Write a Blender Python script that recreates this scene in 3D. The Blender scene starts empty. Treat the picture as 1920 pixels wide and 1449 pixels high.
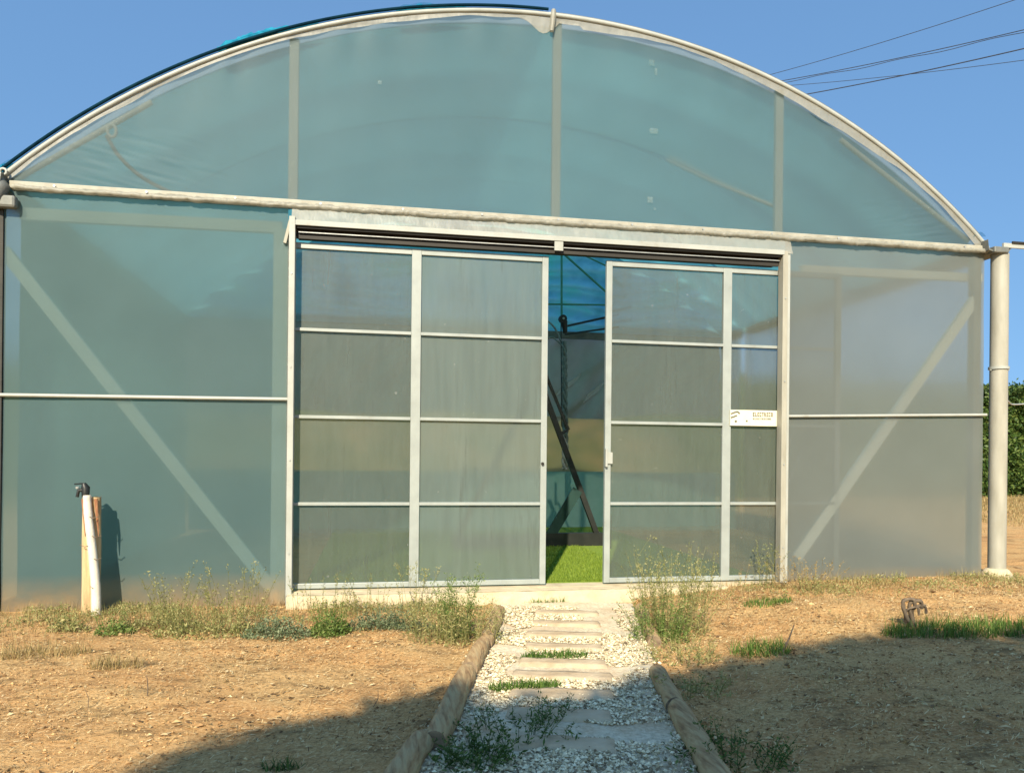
import bpy, math, random
from mathutils import Vector, noise, Matrix
R = random.Random(7)
PI = math.pi
sc = bpy.context.scene
col = sc.collection

# ---------------------------------------------------------------- camera model (also used to measure the photo)
CX, CY, CZ, YAW, ROLL, YH, F = 2.616, -6.051, 1.145, .179, .010, 855.4, 1440.
def ray(px, py):
    x, y = px-960, py-724.5
    c, s = math.cos(ROLL), math.sin(ROLL)
    a = x*c+y*s; b = -x*s+y*c-(YH-724.5)
    u, v = a/F, -b/F
    return (u*math.cos(YAW)+math.sin(YAW), -u*math.sin(YAW)+math.cos(YAW), v)
def wp(px, py, Y=0.):                     # where a photo point lies on the plane y = Y
    r = ray(px, py); t = (Y-CY)/r[1]
    return Vector((CX+r[0]*t, Y, CZ+r[2]*t))
def gp(px, py, z=0.):                     # ... on the ground
    r = ray(px, py); t = (z-CZ)/r[2]
    return Vector((CX+r[0]*t, CY+r[1]*t, z))

# ---------------------------------------------------------------- tagging
def tag(o, label=None, cat=None, group=None, kind=None):
    if label: o['label'] = label
    if cat: o['category'] = cat
    if group: o['group'] = group
    if kind: o['kind'] = kind
    return o
def empty(name, loc, label, cat, group=None):
    o = bpy.data.objects.new(name, None); col.objects.link(o); o.location = loc
    o.empty_display_size = .1
    return tag(o, label, cat, group)

class MB:
    def __init__(s): s.v = []; s.f = []; s.sm = []; s.mi = []; s.m = 0
    def add(s, vs, fs, smooth=False):
        b = len(s.v); s.v += [tuple(p) for p in vs]
        for f in fs: s.f.append(tuple(i+b for i in f)); s.sm.append(smooth); s.mi.append(s.m)
        return s
    def box(s, x0, x1, y0, y1, z0, z1):
        v = [(x0,y0,z0),(x1,y0,z0),(x1,y1,z0),(x0,y1,z0),(x0,y0,z1),(x1,y0,z1),(x1,y1,z1),(x0,y1,z1)]
        return s.add(v, [(3,2,1,0),(4,5,6,7),(0,1,5,4),(1,2,6,5),(2,3,7,6),(3,0,4,7)])
    def bar(s, a, b, w, d, bev=0):               # square bar from a to b, w wide in the wall plane, d deep
        a = Vector(a); b = Vector(b); t = (b-a).normalized()
        n = Vector((0,1,0)) if abs(t.y) < .9 else Vector((0,0,1))
        u = t.cross(n).normalized(); n = u.cross(t).normalized()
        vs = []
        for p in (a, b):
            for su, sn in ((-1,-1),(1,-1),(1,1),(-1,1)): vs.append(p+u*su*w/2+n*sn*d/2)
        return s.add(vs, [(0,1,2,3),(7,6,5,4),(0,4,5,1),(1,5,6,2),(2,6,7,3),(3,7,4,0)])
    def tube(s, pts, r, n=8, caps=True, jit=0, smooth=True):
        pts = [Vector(p) for p in pts]; rs = r if isinstance(r, (list, tuple)) else [r]*len(pts)
        vs = []; up = None
        for i, p in enumerate(pts):
            t = (pts[min(i+1, len(pts)-1)]-pts[max(i-1, 0)])
            t = t.normalized() if t.length > 1e-9 else Vector((0,0,1))
            if up is None: up = t.orthogonal().normalized()
            up = (up-t*up.dot(t)); up = up.normalized() if up.length > 1e-6 else t.orthogonal().normalized()
            w = t.cross(up)
            for k in range(n):
                a = 2*PI*k/n; rr = rs[i]*(1+(R.uniform(-jit, jit) if jit else 0))
                vs.append(p+(up*math.cos(a)+w*math.sin(a))*rr)
        fs = []
        for i in range(len(pts)-1):
            for k in range(n):
                k2 = (k+1) % n
                fs.append((i*n+k, i*n+k2, (i+1)*n+k2, (i+1)*n+k))
        if n > 2: s.add(vs, fs, smooth)
        if caps and n > 2:
            s.add(vs[:n], [tuple(reversed(range(n)))]); s.add(vs[-n:], [tuple(range(n))])
        return s
    def grid(s, fn, nu, nv, smooth=True):
        vs = [fn(i/nu, j/nv) for j in range(nv+1) for i in range(nu+1)]
        fs = [(j*(nu+1)+i, j*(nu+1)+i+1, (j+1)*(nu+1)+i+1, (j+1)*(nu+1)+i) for j in range(nv) for i in range(nu)]
        return s.add(vs, fs, smooth)
    def build(s, name, mats, parent=None, off=None, bevel=0):
        me = bpy.data.meshes.new(name)
        o0 = Vector(off) if off is not None else Vector((0,0,0))
        me.from_pydata([(p[0]-o0.x, p[1]-o0.y, p[2]-o0.z) for p in s.v], [], s.f)
        me.polygons.foreach_set('use_smooth', s.sm)
        me.polygons.foreach_set('material_index', s.mi)
        for m in (mats if isinstance(mats, (list, tuple)) else [mats]): me.materials.append(m)
        me.update()
        o = bpy.data.objects.new(name, me); col.objects.link(o)
        if parent: o.parent = parent
        if off is not None and not parent: o.location = o0
        if bevel:
            b = o.modifiers.new('bevel', 'BEVEL'); b.width = bevel; b.segments = 2; b.limit_method = 'ANGLE'
        return o

# ---------------------------------------------------------------- materials
def mat(name):
    m = bpy.data.materials.new(name); m.use_nodes = True
    nt = m.node_tree; nt.nodes.clear()
    return m, nt
def nd(nt, typ, **kw):
    n = nt.nodes.new(typ)
    for k, v in kw.items():
        if k.startswith('i_'): n.inputs[k[2:].replace('_', ' ')].default_value = v
        else: setattr(n, k, v)
    return n
def c4(c): return (c[0], c[1], c[2], 1)
def coords(nt, scale=(1,1,1), kind='Object'):
    tc = nd(nt, 'ShaderNodeTexCoord'); mp = nd(nt, 'ShaderNodeMapping'); mp.inputs['Scale'].default_value = scale
    nt.links.new(tc.outputs[kind], mp.inputs['Vector']); return mp.outputs[0]
def noise_n(nt, vec, scale, detail=4, rough=.55):
    n = nd(nt, 'ShaderNodeTexNoise'); n.inputs['Scale'].default_value = scale; n.inputs['Detail'].default_value = detail; n.inputs['Roughness'].default_value = rough
    nt.links.new(vec, n.inputs['Vector']); return n.outputs['Fac']
def ramp(nt, fac, stops):
    r = nd(nt, 'ShaderNodeValToRGB'); el = r.color_ramp.elements
    while len(el) < len(stops): el.new(.5)
    for e, (p, c) in zip(el, stops): e.position = p; e.color = c4(c) if not isinstance(c, float) else (c, c, c, 1)
    nt.links.new(fac, r.inputs['Fac']); return r.outputs['Color']
def mixc(nt, fac, a, b):
    m = nd(nt, 'ShaderNodeMix', data_type='RGBA')
    for k, v in ((0, fac), (6, a), (7, b)):
        if hasattr(v, 'links') or hasattr(v, 'is_output'): nt.links.new(v, m.inputs[k])
        else: m.inputs[k].default_value = v if k == 0 else c4(v)
    return m.outputs[2]
def bump(nt, h, strength, dist=.01):
    b = nd(nt, 'ShaderNodeBump'); b.inputs['Strength'].default_value = strength; b.inputs['Distance'].default_value = dist
    nt.links.new(h, b.inputs['Height']); return b.outputs[0]
def out(nt, sh):
    o = nd(nt, 'ShaderNodeOutputMaterial'); nt.links.new(sh, o.inputs['Surface'])
def solid(name, stops, scale=8, rough=.6, metal=0., sc3=(1,1,1), bmp=.1, bscale=60, spec=.4, detail=5):
    m, nt = mat(name)
    v = coords(nt, sc3)
    f = noise_n(nt, v, scale, detail)
    c = ramp(nt, f, stops)
    p = nd(nt, 'ShaderNodeBsdfPrincipled'); p.inputs['Roughness'].default_value = rough; p.inputs['Metallic'].default_value = metal
    p.inputs['Specular IOR Level'].default_value = spec
    nt.links.new(c, p.inputs['Base Color'])
    if bmp:
        nt.links.new(bump(nt, noise_n(nt, v, bscale, 4), bmp), p.inputs['Normal'])
    out(nt, p.outputs[0]); return m
def leafm(name, stops, trans=.35, rough=.6):
    m, nt = mat(name)
    g = nd(nt, 'ShaderNodeNewGeometry')
    c = ramp(nt, g.outputs['Random Per Island'], stops)
    d = nd(nt, 'ShaderNodeBsdfPrincipled'); d.inputs['Roughness'].default_value = rough; d.inputs['Specular IOR Level'].default_value = .25
    t = nd(nt, 'ShaderNodeBsdfTranslucent'); mx = nd(nt, 'ShaderNodeMixShader'); mx.inputs[0].default_value = trans
    nt.links.new(c, d.inputs['Base Color']); nt.links.new(c, t.inputs['Color'])
    nt.links.new(d.outputs[0], mx.inputs[1]); nt.links.new(t.outputs[0], mx.inputs[2]); out(nt, mx.outputs[0]); return m
def film(name, see=.4, tint=(.9,.95,.93), body=(.8,.8,.76), scatter=.55, gloss=.05, streak=(1,1,1), nscale=1.2, var=.12, dirt=None, wr=.25, wscale=3., blur=0, smear=0):
    """thin translucent sheet: part clear, part milky"""
    m, nt = mat(name)
    v = coords(nt, streak)
    f = noise_n(nt, v, nscale, 5, .6)
    fac = nd(nt, 'ShaderNodeMapRange'); nt.links.new(f, fac.inputs[0])
    fac.inputs[1].default_value = .25; fac.inputs[2].default_value = .75
    fac.inputs[3].default_value = 1-see-var; fac.inputs[4].default_value = 1-see+var
    facv = fac.outputs[0]
    body_c = ramp(nt, noise_n(nt, v, nscale*2.3, 4), [(.3, tuple(x*.9 for x in body)), (.7, body)])
    if dirt:                                  # mud splashed up from the soil on the lowest hand's breadth
        tc = nd(nt, 'ShaderNodeTexCoord'); sx = nd(nt, 'ShaderNodeSeparateXYZ'); nt.links.new(tc.outputs['Object'], sx.inputs[0])
        mr = nd(nt, 'ShaderNodeMapRange'); nt.links.new(sx.outputs[2], mr.inputs[0])
        mr.inputs[1].default_value = .03; mr.inputs[2].default_value = dirt; mr.inputs[3].default_value = .9; mr.inputs[4].default_value = 0
        ns = noise_n(nt, coords(nt, (1,1,1)), 7, 5, .7)
        mu = nd(nt, 'ShaderNodeMath', operation='MULTIPLY'); nt.links.new(mr.outputs[0], mu.inputs[0]); nt.links.new(ns, mu.inputs[1])
        mu2 = nd(nt, 'ShaderNodeMath', operation='MULTIPLY', use_clamp=True); nt.links.new(mu.outputs[0], mu2.inputs[0]); mu2.inputs[1].default_value = 1.5
        body_c = mixc(nt, mu2.outputs[0], body_c, (.5,.33,.17))
        mx = nd(nt, 'ShaderNodeMath', operation='MAXIMUM'); nt.links.new(facv, mx.inputs[0]); nt.links.new(mu2.outputs[0], mx.inputs[1]); facv = mx.outputs[0]
    if smear:                                 # run-off smears and finger-wiped streaks
        sm = ramp(nt, noise_n(nt, coords(nt, (11, 11, 1.1)), 1.3, 3, .6), [(.62, 0.), (.76, .5)])
        body_c = mixc(nt, sm, body_c, (.10, .11, .09))
        sp_ = ramp(nt, noise_n(nt, coords(nt, (1, 1, 1)), 26, 2, .5), [(.72, 0.), (.76, .9)])
        body_c = mixc(nt, sp_, body_c, (.6, .6, .54))
        m3 = nd(nt, 'ShaderNodeMath', operation='MULTIPLY_ADD', use_clamp=True); nt.links.new(sm, m3.inputs[0]); m3.inputs[1].default_value = .3; nt.links.new(facv, m3.inputs[2]); facv = m3.outputs[0]
    T = nd(nt, 'ShaderNodeBsdfTransparent'); T.inputs[0].default_value = c4(tint)
    D = nd(nt, 'ShaderNodeBsdfDiffuse'); L = nd(nt, 'ShaderNodeBsdfTranslucent'); G = nd(nt, 'ShaderNodeBsdfGlossy'); G.inputs['Roughness'].default_value = .5
    nt.links.new(body_c, D.inputs[0]); nt.links.new(body_c, L.inputs[0])
    if wr:
        n = bump(nt, noise_n(nt, coords(nt, (1,1,.5)), wscale, 3), wr, .05)
        for s in (D, G): nt.links.new(n, s.inputs['Normal'])
    a = nd(nt, 'ShaderNodeMixShader'); a.inputs[0].default_value = scatter
    nt.links.new(D.outputs[0], a.inputs[1]); nt.links.new(L.outputs[0], a.inputs[2])
    b = nd(nt, 'ShaderNodeMixShader'); b.inputs[0].default_value = gloss
    nt.links.new(a.outputs[0], b.inputs[1]); nt.links.new(G.outputs[0], b.inputs[2])
    tsh = T.outputs[0]
    if blur:
        RF = nd(nt, 'ShaderNodeBsdfRefraction'); RF.inputs['Roughness'].default_value = blur; RF.inputs['IOR'].default_value = 1.12; RF.inputs[0].default_value = c4(tint)
        q = nd(nt, 'ShaderNodeMixShader'); q.inputs[0].default_value = .66
        nt.links.new(T.outputs[0], q.inputs[1]); nt.links.new(RF.outputs[0], q.inputs[2]); tsh = q.outputs[0]
    c = nd(nt, 'ShaderNodeMixShader'); nt.links.new(facv, c.inputs[0])
    nt.links.new(tsh, c.inputs[1]); nt.links.new(b.outputs[0], c.inputs[2])
    out(nt, c.outputs[0]); return m
def cloth(name, stops, trans=.4, scale=3, rough=.9):
    m, nt = mat(name)
    c = ramp(nt, noise_n(nt, coords(nt), scale, 4), stops)
    D = nd(nt, 'ShaderNodeBsdfDiffuse'); L = nd(nt, 'ShaderNodeBsdfTranslucent'); a = nd(nt, 'ShaderNodeMixShader'); a.inputs[0].default_value = trans
    nt.links.new(c, D.inputs[0]); nt.links.new(c, L.inputs[0]); nt.links.new(D.outputs[0], a.inputs[1]); nt.links.new(L.outputs[0], a.inputs[2])
    out(nt, a.outputs[0]); return m

M = {}
M['alu'] = solid('alu', [(.22,(.25,.245,.20)),(.36,(.30,.325,.305)),(.7,(.36,.39,.365))], 6, .42, .15, bmp=.05)
M['cream'] = solid('cream_steel', [(.3,(.28,.265,.21)),(.55,(.34,.325,.265)),(.8,(.39,.375,.31))], 4, .55, 0, sc3=(3,3,.8), bmp=.06)
M['inner'] = solid('inner_pipe', [(.3,(.93,.90,.80)),(.7,(.97,.95,.88))], 5, .5, 0)
M['tube'] = solid('white_tube', [(.25,(.27,.25,.19)),(.38,(.33,.34,.305)),(.7,(.39,.40,.365))], 5, .45, 0)
M['galv'] = solid('galvanised', [(.3,(.30,.31,.30)),(.7,(.45,.46,.44))], 9, .45, .4)
M['dark'] = solid('dark_track', [(.3,(.015,.013,.01)),(.7,(.03,.026,.02))], 5, .6, 0, sc3=(.4,3,3))
M['gutter'] = solid('gutter_grey', [(.3,(.10,.11,.10)),(.7,(.2,.2,.18))], 7, .5, .2)
M['black'] = solid('black_paint', [(.3,(.010,.012,.011)),(.7,(.022,.024,.022))], 7, .45)
M['concrete'] = solid('concrete', [(.25,(.36,.29,.18)),(.5,(.52,.43,.28)),(.8,(.62,.53,.37))], 6, .9, bmp=.5, bscale=40)
M['film_up'] = film('film_gable', see=.36, tint=(.93,.97,.96), body=(.158,.213,.22), scatter=.45, nscale=.5, var=.03, blur=.62, wr=.08, wscale=1.5, gloss=.012)
M['film_side'] = film('film_side', see=.28, tint=(.90,.97,.94), body=(.14,.222,.228), scatter=.45, nscale=.7, var=.04, dirt=.26, blur=.62, wr=.08, wscale=1.5, gloss=.012)
M['film_right'] = film('film_side_clear', see=.28, tint=(.92,.97,.97), body=(.262,.288,.27), scatter=.45, nscale=.7, var=.05, dirt=.22, blur=.62, wr=.08, wscale=1.5, gloss=.012)
M['film_roof'] = film('film_roof', see=.62, body=(.85,.87,.86), scatter=.8, nscale=1, var=.05, gloss=.08)
M['film_rear'] = film('film_rear', see=.70, body=(.22,.22,.19), scatter=.5, nscale=1.5, var=.08, blur=.3)
M['flap'] = film('film_flap', see=.28, body=(.44,.42,.35), scatter=.35, nscale=4, var=.08, wr=.4, wscale=7)
M['pane_clear'] = film('pane_clear', see=.52, tint=(.92,.97,.96), smear=1, body=(.27,.305,.26), scatter=.5, streak=(9,9,1.0), nscale=1.6, var=.05, wr=.05, gloss=.03, blur=.2)
M['pane_milk'] = film('pane_milky', see=.38, tint=(.92,.97,.96), smear=1, body=(.305,.36,.32), scatter=.5, streak=(9,9,.8), nscale=1.6, var=.07, wr=.05, gloss=.03, blur=.28)
M['cloth_blue'] = cloth('shade_cloth', [(.3,(.12,.42,.50)),(.7,(.17,.52,.60))], .6, 2)
M['cloth_teal'] = cloth('shade_cloth_green', [(.3,(.16,.46,.44)),(.7,(.22,.56,.52))], .5, 2)
M['skirt'] = cloth('skirt_cloth', [(.3,(.36,.66,.56)),(.7,(.52,.80,.72))], .5, 3)
M['net_blue'] = film('blue_net', see=.68, tint=(.9,.97,1), body=(.02,.24,.38), scatter=.4, nscale=12, var=.1, gloss=.0, wr=0)
M['green_tube'] = solid('green_tube', [(.3,(.05,.22,.15)),(.7,(.10,.32,.22))], 7, .5)
M['turf'] = leafm('turf_blades', [(.0,(.10,.16,.015)),(.5,(.19,.28,.03)),(1,(.30,.38,.06))], .3)
M['turf_base'] = solid('turf_base', [(.3,(.13,.20,.02)),(.7,(.20,.28,.035))], 60, .9, bmp=.3)
M['wood_pale'] = solid('pale_wood', [(.25,(.34,.22,.11)),(.5,(.52,.38,.20)),(.8,(.60,.46,.27))], 5, .85, sc3=(6,6,.7), bmp=.4, bscale=30)
M['bark_red'] = solid('reddish_bark', [(.3,(.22,.09,.04)),(.7,(.40,.2,.1))], 14, .9, sc3=(5,5,1), bmp=.5)
M['white_pipe'] = solid('white_pipe', [(.30,(.20,.16,.12)),(.35,(.60,.55,.45)),(.8,(.70,.66,.56))], 7, .6, bmp=.2)
M['wire'] = solid('rust_wire', [(.3,(.12,.08,.05)),(.7,(.25,.2,.14))], 20, .6, .5)
M['log'] = solid('grey_log', [(.25,(.18,.10,.045)),(.45,(.36,.23,.11)),(.6,(.45,.32,.16)),(.8,(.25,.22,.12))], 6, .95, sc3=(7,.9,7), bmp=1., bscale=9)
M['logend'] = solid('log_end', [(.3,(.14,.10,.065)),(.7,(.26,.19,.12))], 30, .9, bmp=.4)
M['slab'] = solid('slab', [(.2,(.30,.21,.12)),(.5,(.46,.35,.22)),(.85,(.58,.47,.32))], 9, .9, bmp=.6, bscale=30)
M['gravel'] = leafm('gravel', [(.0,(.14,.10,.06)),(.25,(.40,.33,.20)),(.6,(.66,.56,.37)),(1,(.86,.76,.54))], 0., .9)
M['clod'] = leafm('soil_clod', [(.0,(.13,.07,.03)),(.25,(.27,.15,.06)),(.6,(.46,.27,.115)),(1,(.62,.43,.21))], 0., .95)
M['straw'] = leafm('straw', [(.0,(.10,.06,.03)),(.3,(.26,.16,.07)),(.6,(.50,.35,.16)),(1,(.74,.60,.35))], .2, .7)
M['weed'] = leafm('weed', [(.0,(.07,.13,.025)),(.5,(.15,.22,.05)),(1,(.30,.36,.12))], .35)
M['weed_pale'] = leafm('weed_pale', [(.0,(.15,.17,.05)),(.5,(.30,.30,.11)),(1,(.50,.44,.20))], .35)
M['weed_grey'] = leafm('weed_grey', [(.0,(.09,.13,.06)),(.5,(.17,.21,.11)),(1,(.28,.31,.18))], .3)
M['weed_dark'] = leafm('weed_dark', [(.0,(.03,.07,.015)),(.5,(.07,.13,.03)),(1,(.14,.21,.06))], .35)
M['grass_g'] = leafm('green_grass', [(.0,(.05,.11,.02)),(.5,(.11,.20,.035)),(1,(.22,.30,.07))], .4)
M['dry'] = leafm('dry_grass', [(.0,(.15,.13,.05)),(.4,(.33,.24,.10)),(.8,(.46,.34,.15)),(1,(.55,.44,.22))], .3)
M['leaf'] = leafm('tree_leaf', [(.0,(.03,.06,.015)),(.5,(.06,.10,.025)),(1,(.11,.16,.04))], .3)
M['hedge'] = leafm('hedge_leaf', [(.0,(.025,.055,.012)),(.5,(.06,.11,.022)),(1,(.16,.21,.05))], .25, .45)
M['bark'] = solid('bark', [(.3,(.09,.065,.045)),(.7,(.2,.15,.1))], 8, .9, sc3=(4,4,1), bmp=.6)
M['cable'] = solid('cable', [(.3,(.03,.04,.06)),(.7,(.05,.06,.08))], 5, .6, bmp=0)
M['polewood'] = solid('pole_wood', [(.3,(.15,.12,.09)),(.7,(.26,.21,.16))], 6, .9, sc3=(5,5,.5))
M['sticker'] = solid('cream_plate', [(.3,(.66,.61,.44)),(.7,(.76,.71,.54))], 20, .6, bmp=.05)
M['print'] = solid('print_ink', [(.3,(.06,.055,.04)),(.7,(.16,.15,.11))], 90, .7, bmp=0)
M['nettwist'] = cloth('twisted_net', [(.3,(.22,.24,.23)),(.7,(.5,.52,.5))], .3, 25)

# ground
m, nt = mat('soil')
v = coords(nt, (1,1,1), 'Object')
big = noise_n(nt, v, .9, 4, .6); mid = noise_n(nt, coords(nt, (1,1.6,1)), 6, 6, .65); fine = noise_n(nt, v, 55, 6, .75)
c1 = ramp(nt, big, [(.34,(.36,.155,.052)),(.5,(.53,.27,.095)),(.66,(.62,.375,.15))])
c2 = ramp(nt, mid, [(.3,(.30,.135,.048)),(.48,(.54,.29,.105)),(.72,(.70,.45,.19))])
c3 = ramp(nt, fine, [(.36,(.14,.075,.035)),(.5,(.50,.31,.14)),(.64,(.74,.55,.30))])
ca = mixc(nt, .45, c1, c2); cb = mixc(nt, .44, ca, c3)
pat = ramp(nt, noise_n(nt, v, 1.7, 3, .5), [(.44,0.),(.60,1.)])      # paler, trodden patches
cb = mixc(nt, pat, cb, mixc(nt, .42, (.56,.35,.145), c3))
mat2 = ramp(nt, noise_n(nt, coords(nt, (1,2.2,1)), 3.1, 7, .72), [(.53,0.),(.62,.62)])   # brown mats of rotted litter
cb = mixc(nt, mat2, cb, (.15,.095,.045))
p = nd(nt, 'ShaderNodeBsdfPrincipled'); p.inputs['Roughness'].default_value = .95; p.inputs['Specular IOR Level'].default_value = .1
nt.links.new(cb, p.inputs['Base Color'])
ad = nd(nt, 'ShaderNodeMath', operation='ADD'); nt.links.new(mid, ad.inputs[0]); nt.links.new(fine, ad.inputs[1])
nt.links.new(bump(nt, ad.outputs[0], .7, .02), p.inputs['Normal'])
out(nt, p.outputs[0]); M['soil'] = m
m, nt = mat('path_sand')
v = coords(nt); f = noise_n(nt, v, 50, 6, .7)
c = ramp(nt, f, [(.3,(.38,.31,.20)),(.5,(.62,.53,.37)),(.7,(.78,.69,.50))])
c = mixc(nt, ramp(nt, noise_n(nt, v, 4, 4), [(.45,0.),(.7,.6)]), c, (.45,.28,.14))
p = nd(nt, 'ShaderNodeBsdfPrincipled'); p.inputs['Roughness'].default_value = .95
nt.links.new(c, p.inputs['Base Color']); nt.links.new(bump(nt, f, .6, .01), p.inputs['Normal']); out(nt, p.outputs[0]); M['path'] = m

# ---------------------------------------------------------------- ground
def sstep(a, b, x):
    t = max(0, min(1, (x-a)/(b-a))); return t*t*(3-2*t)
def gh(x, y):
    h = .11*sstep(4.3, 6.2, x)*sstep(-3.2, -.6, y)
    if y > .02 and -.05 < x < 8.05 and y < 5.25: return .05
    h += .018*noise.noise(Vector((x*.7, y*.7, 3.))) if abs(x) < 60 and abs(y) < 60 else 0
    if -2 < x < 12 and -7 < y < 3:
        h += .020*noise.noise(Vector((x*2.4, y*2.4, 1.)))+.010*noise.noise(Vector((x*6, y*6, 21.)))+.008*noise.noise(Vector((x*11, y*11, 5.)))*(.4+max(0, noise.noise(Vector((x, y, 8.))))*2)
        d = path_d(x, y)
        if d < .56 and y < -.05: h = h*.3-.012
    return h
PA, PB = Vector((4.05, -.50)), Vector((3.28, -3.35))
PDIR = (PB-PA).normalized()
def path_d(x, y):
    q = Vector((x, y))-PA; return abs(q.x*PDIR.y-q.y*PDIR.x)
def axis(lo, hi, step, far):
    a = []; x = lo
    while x < hi: a.append(x); x += step
    g = step; x = lo
    pre = []
    while x > -far: g *= 1.35; x -= g; pre.append(x)
    g = step; x = a[-1]
    while x < far: g *= 1.35; x += g; a.append(x)
    return pre[::-1]+a
xs = axis(-.6, 9.2, .035, 600); ys = axis(-5.0, .6, .035, 600)
mb = MB(); nx, ny = len(xs), len(ys)
mb.add([(x, y, gh(x, y)) for y in ys for x in xs], [(j*nx+i, j*nx+i+1, (j+1)*nx+i+1, (j+1)*nx+i) for j in range(ny-1) for i in range(nx-1)], True)
tag(mb.build('ground', M['soil']), kind='structure')

# gravel path bed
def pp(t, s, z=0):                       # t metres along the path from the door, s across
    n = Vector((-PDIR.y, PDIR.x))        # points to the right of the path as seen walking to the camera
    q = PA+PDIR*t-n*s*-1
    return Vector((q.x, q.y, z))
PL = 6.2
mb = MB(); mb.grid(lambda u, v: pp(-.35+v*PL, (u-.5)*1.02, .006+.008*noise.noise(Vector((u*7, v*40, 2)))), 24, 150)
tag(mb.build('path', M['path']), kind='structure')

# ---------------------------------------------------------------- greenhouse
RAD, ZC, XC = 5.8, 4.70-5.8, 4.0
ZE = 3.04; YB = 5.2
A0 = math.asin(4/RAD)
def arc(a, r=RAD, y=0): return Vector((XC+r*math.sin(a), y, ZC+r*math.cos(a)))
def arc_x(x, r=RAD): return ZC+math.sqrt(max(0, r*r-(x-XC)**2))
def arcpts(a0, a1, n, r=RAD, y=0): return [arc(a0+(a1-a0)*i/n, r, y) for i in range(n+1)]
GH = empty('greenhouse', (4, 0, 0), 'large arched greenhouse of milky plastic film with pale frame and part open sliding doors', 'greenhouse')
GO = Vector((4, 0, 0))
def part(mb, name, mt, label=None, parent=None, bevel=0):
    if parent is None:
        o = mb.build(name, mt, None, bevel=bevel); o.parent = GH; o.matrix_parent_inverse = Matrix.Translation(-GO)
    else:
        o = mb.build(name, mt, None, bevel=bevel); o.parent = parent
    if label: o['label'] = label
    return o
def wrinkle(x, z, s=1.): return .006*noise.noise(Vector((x*1.3, z*1.1, s)))+.003*noise.noise(Vector((x*4, z*3, s+9)))
# gable film
mb = MB(); N = 90
def gf(u, v):
    a = -A0+2*A0*u; p = arc(a); z0 = ZE; z = z0+(p.z-z0)*v
    w1 = .0018*math.exp(-((p.x-.8)/.5)**2-((z-3.3)/.22)**2)*noise.noise(Vector((p.x*4, z*34+p.x*8, 3)))*3
    w2 = .0018*math.exp(-((p.x-7.4)/.45)**2-((z-3.25)/.22)**2)*noise.noise(Vector((p.x*4, z*34-p.x*6, 8)))*3
    w3 = .006*math.exp(-((p.z-z)/.25)**2)*math.sin(p.x*16+3*noise.noise(Vector((p.x*2, 0, 0))))
    return (p.x, -.004+wrinkle(p.x, z)+w1+w2+w3, z)
mb.grid(gf, 320, 90); part(mb, 'gable_film', M['film_up'])
mb = MB(); mb.grid(lambda u, v: (.0+1.97*u, -.004+wrinkle(u*2, v*3, 2), -.03+(ZE-.03+.03)*v), 40, 60); part(mb, 'side_film', M['film_side'], 'greenish film panel left of the doors')
mb = MB(); mb.grid(lambda u, v: (6.07+1.95*u, -.004+wrinkle(u*2, v*3, 4), .05+(ZE-.03-.05)*v), 40, 60); part(mb, 'side_film', M['film_right'], 'clearer grey film panel right of the doors')
# roof, sides, rear
mb = MB(); mb.grid(lambda u, v: tuple(arc(-A0+2*A0*u, RAD+.022, -.02+v*(YB+.04))), 60, 20); part(mb, 'roof_film', M['film_roof'])
for x in (-.01, 8.02):
    mb = MB(); mb.grid(lambda u, v: (x+wrinkle(u*5, v*3, x), .02+u*(YB-.04), .02+v*2.98), 30, 16); part(mb, 'side_wall_film', M['film_rear'])
mb = MB(); mb.grid(lambda u, v: (.02+7.96*u, YB+wrinkle(u*8, v*3, 7)*3, .03+v*2.9), 50, 24); part(mb, 'rear_film', M['film_rear'])
M['cloth_rear'] = cloth('rear_cloth', [(.3,(.12,.46,.60)),(.5,(.30,.76,.92)),(.7,(.20,.78,.74))], .5, 1.5)
# rear gable: blue cloth in heavy folds
mb = MB()
def rg(u, v):
    a = -A0+2*A0*u; p = arc(a, RAD-.06); z = 2.95+(p.z-2.95)*v
    f = .075*math.sin(z*24+3.2*noise.noise(Vector((p.x*.9, z*1.2, 0))))+.05*noise.noise(Vector((p.x*2.2, z*5, 8)))
    return (p.x, YB-.10+f, z)
mb.grid(rg, 90, 70); part(mb, 'rear_shade_cloth', M['cloth_rear'])
# ceiling liner sagging between the hoops
mb = MB()
def cl(u, v):
    y = .07+v*(YB-.2); a = -A0*.995+2*A0*.995*u
    r = RAD-.05-.06*abs(math.sin(y*3.4))*min(1, y)-.012*noise.noise(Vector((u*4, y*2, 3)))
    return tuple(arc(a, r, y))
mb.grid(cl, 60, 90); part(mb, 'ceiling_cloth', M['cloth_blue'])
mb = MB(); mb.grid(lambda u, v: (.10+.03*noise.noise(Vector((u*9, v*3, 5))), .04+u*(YB-.1), .05+v*2.98), 60, 20); part(mb, 'side_liner', M['cloth_teal'])
# grey cloth over the upper part of the rear wall, creased on the slant
M['cloth_grey'] = cloth('grey_cloth', [(.3,(.74,.71,.62)),(.7,(.88,.85,.76))], .6, 3)
mb = MB()
mb.grid(lambda u, v: (.1+7.8*u, 5.10+.035*math.sin((7.8*u*1.0-v*.9)*13+3*noise.noise(Vector((u*6, v*2, 0))))+.04*noise.noise(Vector((u*14, v*3, 2))), 1.75+.25*noise.noise(Vector((u*5, 2, 9)))*(1-v)+1.25*v), 300, 26); part(mb, 'rear_upper_cloth', M['cloth_grey'])
# teal skirting of the rear wall
zs = wp(1080, 884, 5.05).z
mb = MB(); mb.grid(lambda u, v: (.15+7.7*u, 5.08+.03*noise.noise(Vector((u*18, v*2, 4)))+.012*math.sin(u*70), .1+v*(zs-.1)), 120, 10); part(mb, 'rear_skirt', M['skirt'])
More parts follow.
